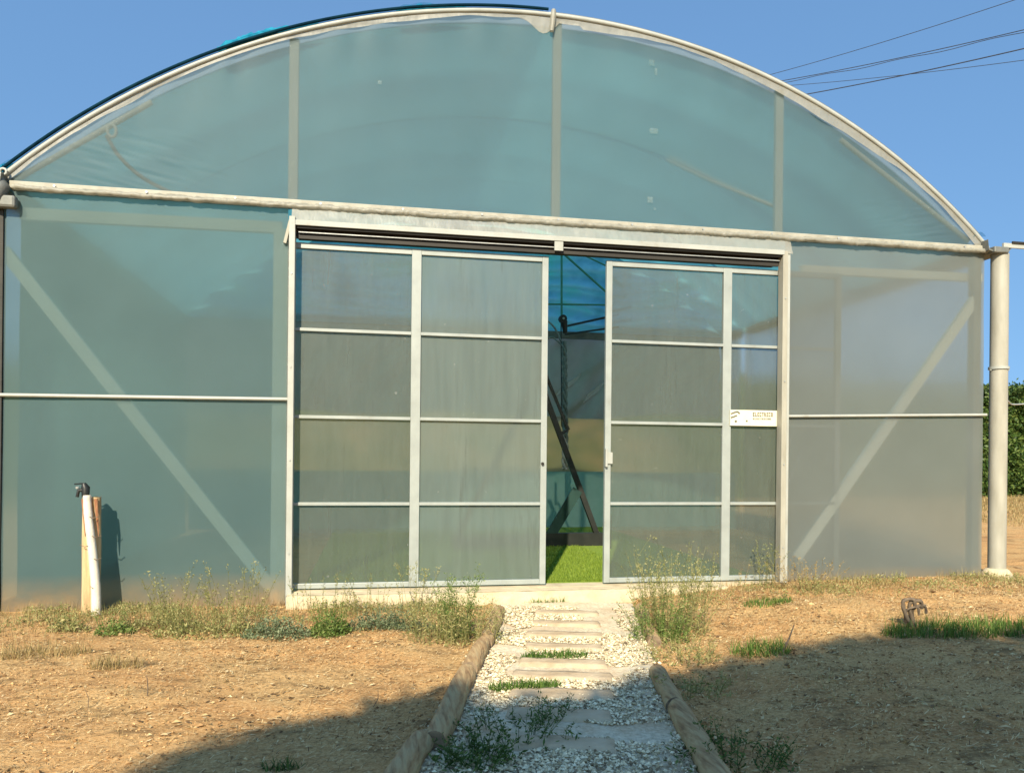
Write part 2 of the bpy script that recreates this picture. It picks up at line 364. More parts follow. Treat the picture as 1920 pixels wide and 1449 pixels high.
# hoops
for y in (0., 1.75, 3.45, YB):
    mb = MB(); mb.tube(arcpts(-A0-.004, A0+.004, 70, RAD+(0 if y else .0), y if y else -.015), .019 if y == 0 else .025, 10); part(mb, 'roof_hoop', M['tube'] if y == 0 else M['galv'])
# clamped film edge hanging under the front hoop, uneven
mb = MB(); n = 260
def fe(u, v):
    a = -A0+2*A0*u
    d = .032+.06*noise.noise(Vector((u*7, 3., 1)))+.014*noise.noise(Vector((u*30, 7., 1)))
    if u > .53: d += .03
    if .47 < u < .505: d += .12*math.exp(-((u-.492)/.012)**2)*.9
    d = max(.03, d)
    return tuple(arc(a, RAD-.012-d*v)+Vector((0, -.016-.006*v*math.sin(u*35)+.004*noise.noise(Vector((u*60, v*3, 0))), 0)))
mb.grid(fe, n, 4); part(mb, 'film_edge', M['flap'])
# loose film edge over the hoop, right half
mb = MB()
def lo(u, v):
    a = .005+(A0-.02)*u; d = .018+.028*abs(noise.noise(Vector((u*7, 1., 4))))+.012*noise.noise(Vector((u*60, 2, 4)))
    return tuple(arc(a, RAD+.018+d*v)+Vector((0, -.03+.12*v, 0)))
mb.grid(lo, 120, 2); part(mb, 'film_edge', M['flap'])
# blue net laid over the left half of the roof, with its dark hem
mb = MB()
def bn(u, v):
    a = -A0+A0*.985*u; y = -.03+v*(YB*.9)
    k = 0
    for cx_, w_ in ((.476, .075), (.77, .06), (.0, .06)): k += math.exp(-((u-cx_)/(w_*.6))**4)
    hgt = .026+(.05+.02*noise.noise(Vector((u*60, 1, 1))))*min(1, k)*max(0, 1-abs(v-.03)/.12)
    return tuple(arc(a, RAD+hgt, y))
mb.grid(bn, 160, 40); part(mb, 'roof_net', M['net_blue'], 'blue shading net over the left half of the roof')
M['hem'] = cloth('net_hem', [(.3,(.004,.018,.032)),(.7,(.008,.035,.055))], .1, 9)
M['bunch'] = cloth('bunched_net', [(.3,(.01,.14,.24)),(.7,(.03,.28,.42))], .2, 14)
for pa, pb, rr_ in ((414, 600, .060), (745, 880, .036), (-20, 30, .045)):
    aa = math.asin((wp(pa, 100).x-4)/RAD) if pa > 0 else -A0; ab = math.asin((wp(pb, 60 if pb > 500 else (90 if pb > 100 else 300)).x-4)/RAD)
    if pa == 414: aa = math.asin((wp(414, 108).x-4)/RAD)
    n_ = 40; pts = [arc(aa+(ab-aa)*i/n_, RAD+.045+.008*noise.noise(Vector((i*.5, pa, 0))), .02) for i in range(n_+1)]
    mb = MB(); mb.tube(pts, [max(.004, rr_*(math.sin(PI*min(1, .12+i/n_*.88))**.6)*(1-.55*i/n_)*(1+.35*noise.noise(Vector((i*.35, pa, 3))))) for i in range(n_+1)], 10, jit=.12)
    part(mb, 'bunched_net', M['bunch'], 'bunched blue net lying on the hoop')
mb = MB(); mb.tube(arcpts(-A0, -.005, 60, RAD+.032, -.035), .012, 8); part(mb, 'net_hem', M['hem'])
# scrap of net at the right eave
mb = MB()
q = wp(1838, 440, -.03)
mb.grid(lambda u, v: (q.x-.06+.12*u*(1-.6*v), -.03+.1*v, q.z-.02+.045*math.sin(u*3)*(1-v)+.02*v), 6, 4); part(mb, 'net_scrap', M['net_blue'])
# ridge cap blob
mb = MB(); mb.tube([arc(.0, RAD-.14, -.03), arc(.002, RAD-.02, -.035), arc(.003, RAD+.035, -.02)], [.018,.024,.02], 8); part(mb, 'ridge_clip', M['flap'])
M['tape'] = film('tape', see=.82, body=(.42,.50,.48), scatter=.3, nscale=9, var=.15)
for px_, py_, w_, h_ in ((1222,118,.045,.05),(1230,135,.02,.06),(1226,246,.07,.045),(1219,375,.045,.05),(1228,392,.02,.02),(712,155,.03,.03)):
    q = wp(px_, py_, -.014); mb = MB(); mb.grid(lambda u, v: (q.x+(u-.5)*w_*(1+.3*noise.noise(Vector((v*4, px_, 0)))), q.y, q.z+(v-.5)*h_*(1+.3*noise.noise(Vector((u*4, px_, 3))))), 5, 5); part(mb, 'tape_patch', M['tape'])
for i in range(13):
    x_ = .35+i*.62; mb = MB(); mb.tube([(x_,-.034,ZE+.012),(x_,-.041,ZE+.012)], .009, 8); part(mb, 'rail_screw', M['galv'])
for z_ in (.4, 1.1, 1.8, 2.5):
    for x_ in (2.007, 6.032):
        mb = MB(); mb.tube([(x_, -.088 if x_ < 3 else -.083, z_),(x_, -.095 if x_ < 3 else -.090, z_)], .007, 8); part(mb, 'jamb_screw', M['galv'])
# upper uprights behind the film
for x in (2.0, 4.06, 6.02):
    mb = MB(); z1 = arc_x(x)-.03; mb.box(x-.036, x+.036, .012, .06, ZE, z1); part(mb, 'gable_post', M['inner'], bevel=.006)
# raking props under the hoop, each side
for a, b in (((25,340),(285,192)), ((1815,452),(1575,262))):
    mb = MB(); mb.tube([wp(*a, .03), wp(*b, .03)], .022, 8); part(mb, 'hoop_prop', M['inner'])
# hanging hose and its ring, faint hose at the right
def curve(pts, n=20):
    P = [Vector(p) for p in pts]; o = []
    P = [P[0]]+P+[P[-1]]
    for i in range(1, len(P)-2):
        for k in range(n):
            t = k/n; a, b, c, d = P[i-1], P[i], P[i+1], P[i+2]
            o.append(.5*((2*b)+(-a+c)*t+(2*a-5*b+4*c-d)*t*t+(-a+3*b-3*c+d)*t**3))
    o.append(P[-2]); return o
mb = MB(); mb.tube(curve([wp(200,255,.018), wp(225,295,.018), wp(270,335,.018), wp(335,368,.018)], 10), .014, 8); part(mb, 'hanging_hose', M['tube'], 'white hose sagging behind the upper left film')
mb = MB(); c = wp(210, 246, .016); mb.tube([c+Vector((math.cos(t*PI/8)*.03, 0, math.sin(t*PI/8)*.045)) for t in range(17)], .012, 8); part(mb, 'hose_ring', M['inner'])
mb = MB(); mb.tube(curve([wp(1250,300,.5), wp(1340,343,.3), wp(1452,388,.1)], 10), .016, 8); part(mb, 'hanging_hose', M['inner'])
# eave rail with crinkled clamped film
mb = MB(); mb.box(.05, 8.05, -.03, .05, ZE-.02, ZE+.035); part(mb, 'eave_rail', M['cream'], bevel=.006)
mb = MB()
def cr(u, v):
    x = .08+7.94*u; ang = v*2*PI
    r = .020+.010*noise.noise(Vector((x*14, ang, 0)))+.008*noise.noise(Vector((x*45, ang*1.5, 4)))
    return (x, -.040+math.cos(ang)*r, ZE-.018+.006*noise.noise(Vector((x*5, 0, 0)))+math.sin(ang)*r)
mb.grid(cr, 700, 8); part(mb, 'crumpled_film', M['flap'])
# strip of film between rail and door hood
mb = MB(); mb.grid(lambda u, v: (2.0+4.1*u, -.03-.05*v+.008*noise.noise(Vector((u*20, v*4, 0))), ZE-.02-.14*v), 160, 6); part(mb, 'header_film', M['flap'])
mb = MB(); mb.box(1.97, 6.08, .0, .06, 2.80, 2.90); part(mb, 'door_header', M['dark'], bevel=.005)
# hood and the dark sliding tracks under it
zh = 2.885
mb = MB(); mb.box(2.03, 6.02, -.085, .0, zh, zh+.018); mb.box(2.03, 6.02, -.089, -.081, zh-.02, zh+.02); part(mb, 'track_hood', M['tube'], bevel=.003)
mb = MB(); mb.box(2.04, 6.0, -.07, -.03, zh-.035, zh-.003); part(mb, 'door_track', M['dark'])
mb = MB(); mb.box(2.04, 6.0, -.02, .10, 2.80, 2.83); part(mb, 'door_track', M['dark'])
mb = MB(); mb.box(2.04, 6.0, -.025, -.003, 2.782, 2.812); part(mb, 'door_track', M['dark'])
mb = MB(); mb.box(2.05, 6.0, -.045, -.040, 2.822, 2.829); part(mb, 'track_lip', M['galv'])
mb = MB(); mb.box(4.03, 4.10, -.085, -.07, 2.79, 2.862); part(mb, 'track_bracket', M['tube'])
# jambs
mb = MB(); mb.box(1.985, 2.03, -.09, .0, 0.0, 2.93); part(mb, 'door_jamb', M['tube'], bevel=.004)
mb = MB(); mb.box(1.86, 1.975, .012, .13, 0.0, 2.86); part(mb, 'door_post', M['inner'], bevel=.01)
mb = MB(); mb.box(6.01, 6.055, -.085, .0, .1, 2.90); part(mb, 'door_jamb', M['cream'], bevel=.004)
mb = MB(); mb.box(6.062, 6.085, -.07, .0, .1, 2.90); part(mb, 'door_jamb', M['tube'], bevel=.003)
# top of the left jamb: folded film end
mb = MB(); mb.bar(wp(534,456,-.02), wp(546,408,-.02), .022, .02); part(mb, 'jamb_brace', M['cream'])
# mid rails outside the film
a = wp(0,747,-.03); b = wp(537,748,-.03)
mb = MB(); mb.tube([(-.1,-.022,1.545), (1.985,-.022,1.56)], .014, 8); part(mb, 'mid_rail', M['tube'])
mb = MB(); mb.tube([(6.09,-.022,1.51), (8.04,-.022,1.56)], .013, 8); part(mb, 'mid_rail', M['tube'])
# inner members behind film: diagonals and upper bars
for a, b in (((8,470),(512,1105)), ((1826,562),(1492,1045))):
    mb = MB(); mb.bar(wp(*a, .04), wp(*b, .04), .088, .05); part(mb, 'diagonal_brace', M['inner'])
mb = MB(); mb.bar(wp(40,402,.06), wp(530,428,.06), .085, .05); part(mb, 'upper_bar', M['inner'])
mb = MB(); mb.bar(wp(1500,506,.12), wp(1835,522,.12), .07, .05); part(mb, 'upper_bar', M['inner'])
mb = MB(); mb.box(7.93, 8.0, .01, .09, .05, 3.02); part(mb, 'corner_post', M['cream'])
mb = MB(); mb.box(-.12, -.02, -.03, .07, -.05, 3.02); part(mb, 'corner_post', M['galv'])
# thin loose lines behind the right film
for a, b in (((1475,842),(1500,778)), ((1478,905),(1522,800))):
    mb = MB(); mb.tube([wp(*a, .03), wp(*b, .05)], .008, 6); part(mb, 'loose_cord', M['tube'])
# right column, ring, gutter end
cxR = 8.155; 
mb = MB(); mb.tube([(cxR, -.03, .17), (cxR, -.03, 3.0)], .073, 24); part(mb, 'corner_column', M['cream'], 'round cream downpipe column at the right corner')
zr = wp(1862, 690, -.03).z
mb = MB(); mb.tube([(cxR, -.03, zr-.012), (cxR, -.03, zr+.012)], .084, 24); mb.tube([(cxR-.09,-.03,zr-.02),(cxR+.10,-.035,zr-.015)], .006, 6); part(mb, 'pipe_clamp', M['tube'])
mb = MB(); mb.grid(lambda u, v: (cxR+math.cos(u*2*PI)*(.17-.1*v)*(1+.15*noise.noise(Vector((u*5, v, 0)))), -.03+math.sin(u*2*PI)*(.15-.08*v), .06+.125*math.sin(v*PI/2)), 24, 6); part(mb, 'column_footing', M['concrete'])
def gutter(x0, sgn):
    mb = MB(); prof = [(-.06,.10),(-.05,.02),(.02,.0),(.14,.0),(.20,.07),(.27,.085)]
    for y0, y1 in ((-.10, YB),):
        vs = []; 
        for y in (y0, y1):
            for (a, b) in prof: vs.append((x0+sgn*a, y, 3.01+b))
            for (a, b) in reversed(prof): vs.append((x0+sgn*a, y, 3.01+b-.012))
        n = 2*len(prof); fs = [(i, (i+1) % n, (i+1) % n+n, i+n) for i in range(n)]
        fs += [tuple(range(n)), tuple(range(2*n-1, n-1, -1))]
        mb.add(vs, fs)
    return part(mb, 'gutter', M['gutter'])
gutter(8.03, 1); gutter(-.03, -1)
mb = MB(); mb.box(8.02, 8.17, -.12, -.02, 2.995, 3.05); part(mb, 'gutter_bracket', M['gutter'], bevel=.01)
mb = MB(); mb.box(8.12, 8.35, -.11, -.09, 3.045, 3.085); part(mb, 'gutter_stop', M['tube'])
mb = MB(); mb.box(8.20, 8.37, -.125, -.11, 3.085, 3.1); part(mb, 'gutter_lip', M['dark'])
# left corner cap and dark edge strip
c0 = wp(10, 372, -.05)
mb = MB(); mb.tube([(c0.x-.10,-.05,c0.z-.02),(c0.x-.02,-.05,c0.z+.10),(c0.x-.035,-.05,c0.z+.15)], [.085,.055,.02], 12); mb.box(c0.x-.15,c0.x+.075,-.08,-.01,c0.z-.07,c0.z+.02); part(mb, 'eave_cap', M['gutter'], 'dark grey cap at the left eave', bevel=.02)
mb = MB(); c = wp(6, 322, -.05); mb.tube([c+Vector((math.cos(t*PI/6)*.022, 0, math.sin(t*PI/6)*.022)) for t in range(13)], .009, 8); part(mb, 'hoop_eyelet', M['tube'])
mb = MB(); mb.box(-.02, .012, -.02, .03, -.03, 2.93); part(mb, 'film_edge_strip', M['dark'])
# concrete sill under the doors
mb = MB(); 
mb.grid(lambda u, v: (2.0+3.5*u, (-.16+.12*v) if v > 0 else -.16, .102-.004*noise.noise(Vector((u*30, v*3, 0)))-.008*(1-v)), 90, 2)
mb.grid(lambda u, v: (2.0+3.5*u, -.17-.01*noise.noise(Vector((u*22, v*2, 4)))*1.5+(0 if v > 0 else 0)-.02*(1-v), -.04+(.134)*v), 90, 3)
mb.box(1.99, 6.1, -.05, .12, -.04, .104)
part(mb, 'concrete_sill', M['concrete'])

# ---------------------------------------------------------------- sliding doors
YD = .035
def door(x0, xm, x1, ztop, rows, zbot, milk, label, hw=.05, mw=.075):
    D = bpy.data.objects.new('sliding_door', None); col.objects.link(D); D.parent = GH; D.matrix_parent_inverse = Matrix.Translation(-GO)
    D['label'] = label
    def dp(mb, n, mt, lab=None, bevel=.003): return part(mb, n, mt, lab, D, bevel)
    y0, y1 = YD-.02, YD+.02
    for x, w in ((x0+hw/2, hw), (xm, mw), (x1-hw/2, hw)):
        mb = MB(); mb.box(x-w/2, x+w/2, y0, y1, zbot, ztop); dp(mb, 'door_stile', M['alu'])
    spans = ((x0+hw, xm-mw/2), (xm+mw/2, x1-hw))
    for a, b in spans:
        mb = MB(); mb.box(a, b, y0+.002, y1-.002, ztop-.045, ztop-.001); dp(mb, 'top_rail', M['alu'])
        mb = MB(); mb.box(a, b, y0+.002, y1-.002, zbot+.001, zbot+.04); dp(mb, 'bottom_rail', M['alu'])
        for z in rows:
            mb = MB(); mb.box(a, b, y0-.004, y1-.006, z-.012, z+.012); dp(mb, 'door_muntin', M['alu'], bevel=.002)
    zz = [zbot+.04]+sorted(rows)+[ztop-.045]
    for k, (a, b) in enumerate(spans):
        for i in range(4):
            za, zb = zz[i]+(.012 if i else 0), zz[i+1]-(.012 if i < 3 else 0)
            mb = MB(); mb.grid(lambda u, v: (a+(b-a)*u, YD+.002*noise.noise(Vector((a+u*2, v*3+i*5, 0))), za+(zb-za)*v), 6, 8); dp(mb, 'door_pane', M['pane_milk'] if milk[k] else M['pane_clear'], bevel=0)
    return D, dp
rows = [.765, 1.432, 2.10]
DL, dpl = door(1.93, 2.945, 4.005, 2.765, rows, .115, (0, 1), 'left sliding door with eight panes, closed edge at the gap')
DR, dpr = door(4.495, 5.562, 6.62, 2.762, rows, .115, (0, 0), 'right sliding door pushed partly behind the film, with a cream notice strip')
mb = MB(); q = wp(1141, 858, YD-.03); mb.box(q.x-.03, q.x-.012, YD-.05, YD-.02, q.z-.075, q.z+.075); mb.box(q.x-.012, q.x+.035, YD-.034, YD-.021, q.z-.05, q.z+.045); dpr(mb, 'door_handle', M['tube'])
mb = MB(); q = wp(1017, 869, YD-.02); mb.tube([(q.x, YD-.02, q.z), (q.x, YD-.036, q.z)], .012, 12); dpl(mb, 'door_lock', M['dark'])
# notice strip on the right door with blurred lettering
s0, s1 = wp(1369, 768, YD-.03), wp(1447, 799, YD-.03)
NS = part(MB().box(s0.x, 6.03, YD-.034, YD-.024, s1.z, s0.z), 'notice_strip', M['sticker'], 'cream strip printed with a dark emblem and small capitals', DR, .001)
ink = MB(); yI = YD-.0355
def stroke(pts, w):
    for a, b in zip(pts[:-1], pts[1:]): ink.bar((a[0], yI, a[1]), (b[0], yI, b[1]), w, .002)
h = s0.z-s1.z
ex = s0.x+.045; ez = s0.z-.045
stroke([(ex-.04, ez+.01), (ex-.01, ez+.022), (ex+.02, ez+.03), (ex+.04, ez+.012)], .012)
stroke([(ex-.04, ez-.022), (ex-.015, ez-.014), (ex+.015, ez-.002)], .012)
ink.tube([(ex+.005, yI+.001, ez-.052), (ex+.005, yI-.001, ez-.052)], .010, 12)
ink.tube([(ex+.105, yI+.001, ez-.048), (ex+.105, yI-.001, ez-.048)], .008, 12)
letters = {'E':["###","#..","##.","#..","###"],'L':["#..","#..","#..","#..","###"],'T':["###",".#.",".#.",".#.",".#."],'R':["##.","#.#","##.","#.#","#.#"],'N':["#.#","###","###","###","#.#"],'I':["###",".#.",".#.",".#.","###"],'C':["###","#..","#..","#..","###"],'O':["###","#.#","#.#","#.#","###"],'A':["###","#.#","###","#.#","#.#"],'S':["###","#..","###","..#","###"]}
def word(t, x, z, px, pz):
    for ch in t:
        if ch in letters:
            for r, row in enumerate(letters[ch]):
                for k, c_ in enumerate(row):
                    if c_ == '#': ink.box(x+k*px, x+(k+1)*px, yI-.0012, yI+.001, z-(r+1)*pz, z-r*pz)
        x += 4*px
word('ELECTRICO', ex+.16, s0.z-.018, .0052, .0068)
word('ELECTRICOS', ex+.16, s0.z-.066, .0042, .0024)
part(ink, 'printed_lettering', M['print'], None, NS)
for o in (NS,): o.parent = DR

# interior frame seen through the gap
mb = MB(); mb.box(.1, 7.9, 5.0, 5.06, 2.90, 3.0); part(mb, 'rear_eave_rail', M['gutter'])
for a, b, r in (((1053,470),(1053,592),.016), ((1050,470),(1145,555),.016), ((1010,570),(1150,572),.013), ((1060,462),(1150,505),.012)):
    mb = MB(); mb.tube([wp(*a, 4.85), wp(*b, 4.85)], r, 8); part(mb, 'truss_tube', M['green_tube'])
mb = MB(); mb.bar(wp(1060,612,4.9), wp(1160,590,4.9), .03, .03); part(mb, 'cloth_hem', M['black'])
mb = MB(); mb.bar(wp(1060,627,4.9), wp(1160,613,4.9), .025, .03); part(mb, 'cloth_hem', M['black'])
for a, b in (((1180,640),(1040,740)), ((1160,700),(1040,790))):
    mb = MB(); mb.bar(wp(*a, 5.12), wp(*b, 5.12), .07, .02); part(mb, 'wall_brace', M['galv'])

# ---------------------------------------------------------------- things inside
# artificial turf
TZ = .106
T = empty('turf_carpet', (4, 1.6, TZ), 'bright green artificial turf carpet inside the open doorway', 'carpet')
mb = MB(); mb.box(2.1, 6.0, .14, 5.0, TZ-.03, TZ); o = mb.build('turf_backing', M['turf_base']); o.parent = T; o.matrix_parent_inverse = Matrix.Translation(-T.location)
mb = MB()
for i in range(26000):
    x = R.uniform(3.9, 5.0) if i < 20000 else R.uniform(2.2, 5.9); y = .15+(R.random()**1.5)*4.5
    a = R.uniform(0, PI); w = .003; hh = R.uniform(.012, .028); dx, dy = math.cos(a)*w, math.sin(a)*w
    lx, ly = R.uniform(-.012, .012), R.uniform(-.012, .012)
    mb.add([(x-dx, y-dy, TZ-.001), (x+dx, y+dy, TZ-.001), (x+lx, y+ly, TZ+hh)], [(0,1,2)])
o = mb.build('turf_pile', M['turf']); o.parent = T; o.matrix_parent_inverse = Matrix.Translation(-T.location); o['kind'] = 'stuff'

# black swing frame
SY = 2.7
f0 = wp(1122, 1000, SY); zf = TZ
SW = empty('swing_frame', (f0.x-.6, SY, zf), 'black metal swing frame with slanting legs standing on the green turf', 'swing')
def sp(mb, n, mt=M['black'], par=None):
    o = mb.build(n, mt); o.parent = SW if par is None else par
    o.matrix_parent_inverse = Matrix.Translation(-SW.location) if par is None else Matrix()
    return o
top = wp(1000, 690, SY); 
zb = zf+.15
mb = MB(); mb.box(f0.x-1.75, f0.x+.045, SY-.05, SY+.05, zf, zb); sp(mb, 'base_beam')
mb = MB(); mb.bar(Vector((f0.x-.02, SY, zb-.02)), wp(1015, 722, SY), .058, .058); sp(mb, 'leg')
pt = wp(1015, 722, SY)
mb = MB(); mb.bar(pt, pt+Vector((-.12, 0, .27)), .058, .058); sp(mb, 'leg_top')
mb = MB(); mb.bar(wp(1018, 690, SY+.05), wp(1066, 806, SY+.05), .032, .032); sp(mb, 'arm')
mb = MB(); mb.bar(wp(1064, 806, SY+.03), wp(1048, 815, SY), .03, .03); sp(mb, 'arm_link')
mb = MB(); mb.bar(wp(1012, 690, SY+.02), wp(1012, 640, SY+.02), .03, .03); sp(mb, 'hanger')
mb = MB(); mb.bar(wp(1083, 918, SY-.02), wp(1032, 1003, SY-.02), .12, .03)
sp(mb, 'brace_plate', M['green_dark'] if 'green_dark' in M else solid('dark_green', [(.3,(.006,.03,.026)),(.7,(.012,.045,.038))], 6, .6))
mb = MB(); mb.box(f0.x-1.6, f0.x-.62, SY+.1, SY+.55, zf+.44, zf+.46); sp(mb, 'seat')
mb = MB(); mb.bar(Vector((f0.x-1.7, SY, zb-.02)), pt+Vector((-.05,0,.1)), .058, .058); sp(mb, 'leg')
mb = MB(); mb.box(f0.x-1.68, f0.x-1.6, SY+.05, SY+.62, zf, zf+.07); sp(mb, 'foot'); sp(MB().box(f0.x-.06, f0.x+.03, SY+.05, SY+.62, zf, zf+.07), 'foot')

# pulley and twisted net
q = wp(1055, 598, 4.4)
NP = empty('hanging_net', q, 'twisted grey net hanging from a round black pulley behind the door gap', 'net')
def npart(mb, n, mt):
    o = mb.build(n, mt); o.parent = NP; o.matrix_parent_inverse = Matrix.Translation(-NP.location); return o
mb = MB(); mb.tube([(q.x, 4.36, q.z), (q.x, 4.44, q.z)], .055, 18); mb.tube([(q.x+.02, 4.4, q.z-.03), (q.x+.04, 4.4, q.z-.2)], [.05,.03], 8); npart(mb, 'pulley', M['black'])
mb = MB(); mb.tube([(q.x, 4.35, q.z), (q.x, 4.34, q.z)], .016, 12); npart(mb, 'pulley_hub', M['tube'])
pts = []; a = wp(1058, 640, 4.4); b = wp(1060, 880, 4.4)
mb = MB()
for s in range(3):
    pts = [a.lerp(b, i/60)+Vector((math.cos(i*.5+s*2.1)*.025*(.6+.8*i/60), math.sin(i*.5+s*2.1)*.025, 0)) for i in range(61)]
    mb.tube(pts, [.02+.008*noise.noise(Vector((i*.3, s, 0))) for i in range(61)], 7)
npart(mb, 'twisted_net', M['nettwist'])
mb = MB(); mb.tube([wp(1052, 600, 4.36), wp(1053, 800, 4.36)], .008, 6); npart(mb, 'cord', M['black'])
mb = MB(); mb.tube(curve([wp(1025,600,4.3), wp(1040,615,4.3), wp(1052,640,4.3)], 8), .014, 7); mb.tube(curve([wp(1022,640,4.3), wp(1035,632,4.3), wp(1056,650,4.3)], 8), .012, 7); npart(mb, 'loose_rope', M['nettwist'])

# ---------------------------------------------------------------- standpipe at the left
Ys = -.20
b0 = wp(171, 1168, Ys); z0 = b0.z-.02
topz = wp(165, 932, Ys).z
ST = empty('garden_standpipe', (b0.x, Ys, z0), 'pale wooden stake with a white pipe wired to it and a black tap on top', 'standpipe')
def stp(mb, n, mt, bevel=0):
    o = mb.build(n, mt, bevel=bevel); o.parent = ST; o.matrix_parent_inverse = Matrix.Translation(-ST.location); return o
xl, xr = wp(151, 1000, Ys).x, wp(186, 1000, Ys).x
mb = MB(); w_ = (xr-xl)/2; xc = (xl+xr)/2
def stake(u, v):
    a = u*2*PI; rr = 1+.07*noise.noise(Vector((math.cos(a)*2, math.sin(a)*2, v*4)))
    top = .012*noise.noise(Vector((a*2, 1, 0)))*(v > .9)
    return (xc+math.cos(a)*w_*rr, Ys+.03+math.sin(a)*.045*rr, z0-.05+(topz-z0+.05)*v+top)
mb.grid(stake, 24, 16); mb.add([(xc+math.cos(k*PI/6)*w_*.98, Ys+.03+math.sin(k*PI/6)*.044, topz-.004) for k in range(12)], [tuple(range(12))]); stp(mb, 'stake', M['wood_pale'])
mb = MB(); t = wp(163, 932, Ys-.03)
cps = [wp(163,928,Ys-.035), wp(166,970,Ys-.035), wp(174,1040,Ys-.035), wp(180,1110,Ys-.035), wp(180,1185,Ys-.035)]
cp = curve(cps, 10); mb.tube(cp, [.026+.0035*i/len(cp)*2+.002*noise.noise(Vector((i*.4, 0, 0))) for i in range(len(cp))], 14); stp(mb, 'white_pipe', M['white_pipe'])
for py, x0_, x1_ in ((1004, 168, 190), (1022, 150, 168), (1046, 171, 190), (968, 164, 186), (1100, 170, 178)):
    mb = MB(); mb.tube([wp(x0_, py-1, Ys-.05), wp((x0_+x1_)/2, py+3, Ys-.07), wp(x1_, py, Ys-.05)], .0028, 6); stp(mb, 'tie_wire', M['wire'])
for x_, w2 in ((157, .010), (182, .013)):
    mb = MB(); mb.tube([wp(x_-2, 935, Ys-.02), wp(x_, 965, Ys-.03), wp(x_+3, 1005, Ys-.02)], [w2, w2*.8, .003], 7, jit=.2); stp(mb, 'bark_strip', M['bark_red'])
q = wp(157, 918, Ys-.03)
mb = MB(); mb.tube([q+Vector((.012,0,-.05)), q+Vector((.012,0,.015)), q+Vector((.0,0,.045))], [.024,.028,.014], 12); mb.tube([q+Vector((.01,0,0)), q+Vector((-.03,-.01,-.005)), q+Vector((-.038,-.012,-.05))], [.018,.013,.011], 10)
mb.tube([q+Vector((.0,0,.045)), q+Vector((-.055,-.02,.040))], .005, 6); stp(mb, 'tap', M['black'])
mb = MB(); mb.tube([q+Vector((-.036,-.012,.01)), q+Vector((-.036,-.014,.022))], .012, 10); stp(mb, 'tap_collar', M['galv'])

# ---------------------------------------------------------------- path: logs, slabs, gravel
def log(a, b, r, label, group='log edging beside the gravel path'):
    a, b = Vector(a), Vector(b); n = 14; mb = MB(); off = R.random()*50
    pts = [a.lerp(b, i/n)+Vector((.008*noise.noise(Vector((i*.3, off, 0))), 0, .006*noise.noise(Vector((i*.3, off, 5))))) for i in range(n+1)]
    t = (b-a).normalized(); u = t.orthogonal().normalized(); w = t.cross(u); K = 18; vs = []
    for i, p in enumerate(pts):
        for k in range(K):
            an = 2*PI*k/K
            rr = r*(1+.10*noise.noise(Vector((math.cos(an)*1.5+off, math.sin(an)*1.5, i*.35)))+.04*noise.noise(Vector((math.cos(an)*6+off, math.sin(an)*6, i*.8))))
            if i in (0, n): rr *= .93
            vs.append(p+(u*math.cos(an)+w*math.sin(an))*rr)
    fs = [(i*K+k, i*K+(k+1) % K, (i+1)*K+(k+1) % K, (i+1)*K+k) for i in range(n) for k in range(K)]
    mb.add(vs, fs, True)
    ma = M['log']; mb.m = 1
    mb.add(vs[:K], [tuple(reversed(range(K)))]); mb.add(vs[-K:], [tuple(range(K))])
    o = mb.build('edging_log', [M['log'], M['logend']], off=a.lerp(b, .5))
    return tag(o, label, 'log', group)
lg = [((936,1152),(910,1216),.046,'far log of the left path edging, half hidden by weeds'),
      ((906,1216),(880,1266),.048,'second log from the door on the left path edging, sunlit with a knotty end'),
      ((876,1272),(815,1408),.052,'long shaded log in the middle of the left path edging'),
      ((792,1402),(735,1490),.050,'nearest left log, split and set outside the others at the bottom of the photo'),
      ((1200,1148),(1228,1214),.044,'short far log of the right path edging beside the tall weed clump'),
      ((1232,1270),(1268,1335),.046,'middle log of the right path edging at the shadow line'),
      ((1272,1340),(1360,1500),.050,'nearest and longest log of the right path edging in the shade')]
for a, b, r, lab in lg:
    A, B = gp(*a), gp(*b); A.z = r*.62; B.z = r*.62
    log(A, B, r, lab)
# slabs
SL = [(1152,.50),(1172,.50),(1194,.54),(1217,.5),(1247,.52),(1272,.56),(1306,.54),(1345,.5),(1400,.5)]
names_ = ['first paving slab nearest the doorway','second paving slab from the doorway, pinkish','third paving slab from the doorway','fourth paving slab from the doorway','fifth slab, just beyond the first grass patch','sixth slab between the two grass patches','orange tinted slab at the shadow line','first shaded slab below the shadow line','nearest slab almost buried in grey gravel']
for i, (py, wd) in enumerate(SL):
    g = gp(1060, py); t = (Vector((g.x, g.y))-PA).dot(PDIR)
    mb = MB(); hw = wd/2; dp_ = .085
    ch = .03
    def sl(u, v):
        e = .012*noise.noise(Vector((u*6, v*3, i*7.)))
        p = pp(t+(v-.5)*2*dp_+e, (u-.5)*2*hw+.01*noise.noise(Vector((v*5, i, 0))))
        ed = min(u, 1-u, v, 1-v)
        return (p.x, p.y, (.024 if ed > .001 else -.01)+.004*noise.noise(Vector((u*5, v*3, i))))
    mb.grid(sl, 16, 6, True)
    c = pp(t, 0)
    tag(mb.build('paving_slab', M['slab'], off=(c.x, c.y, 0)), names_[i], 'slab', 'slabs set across the gravel path')
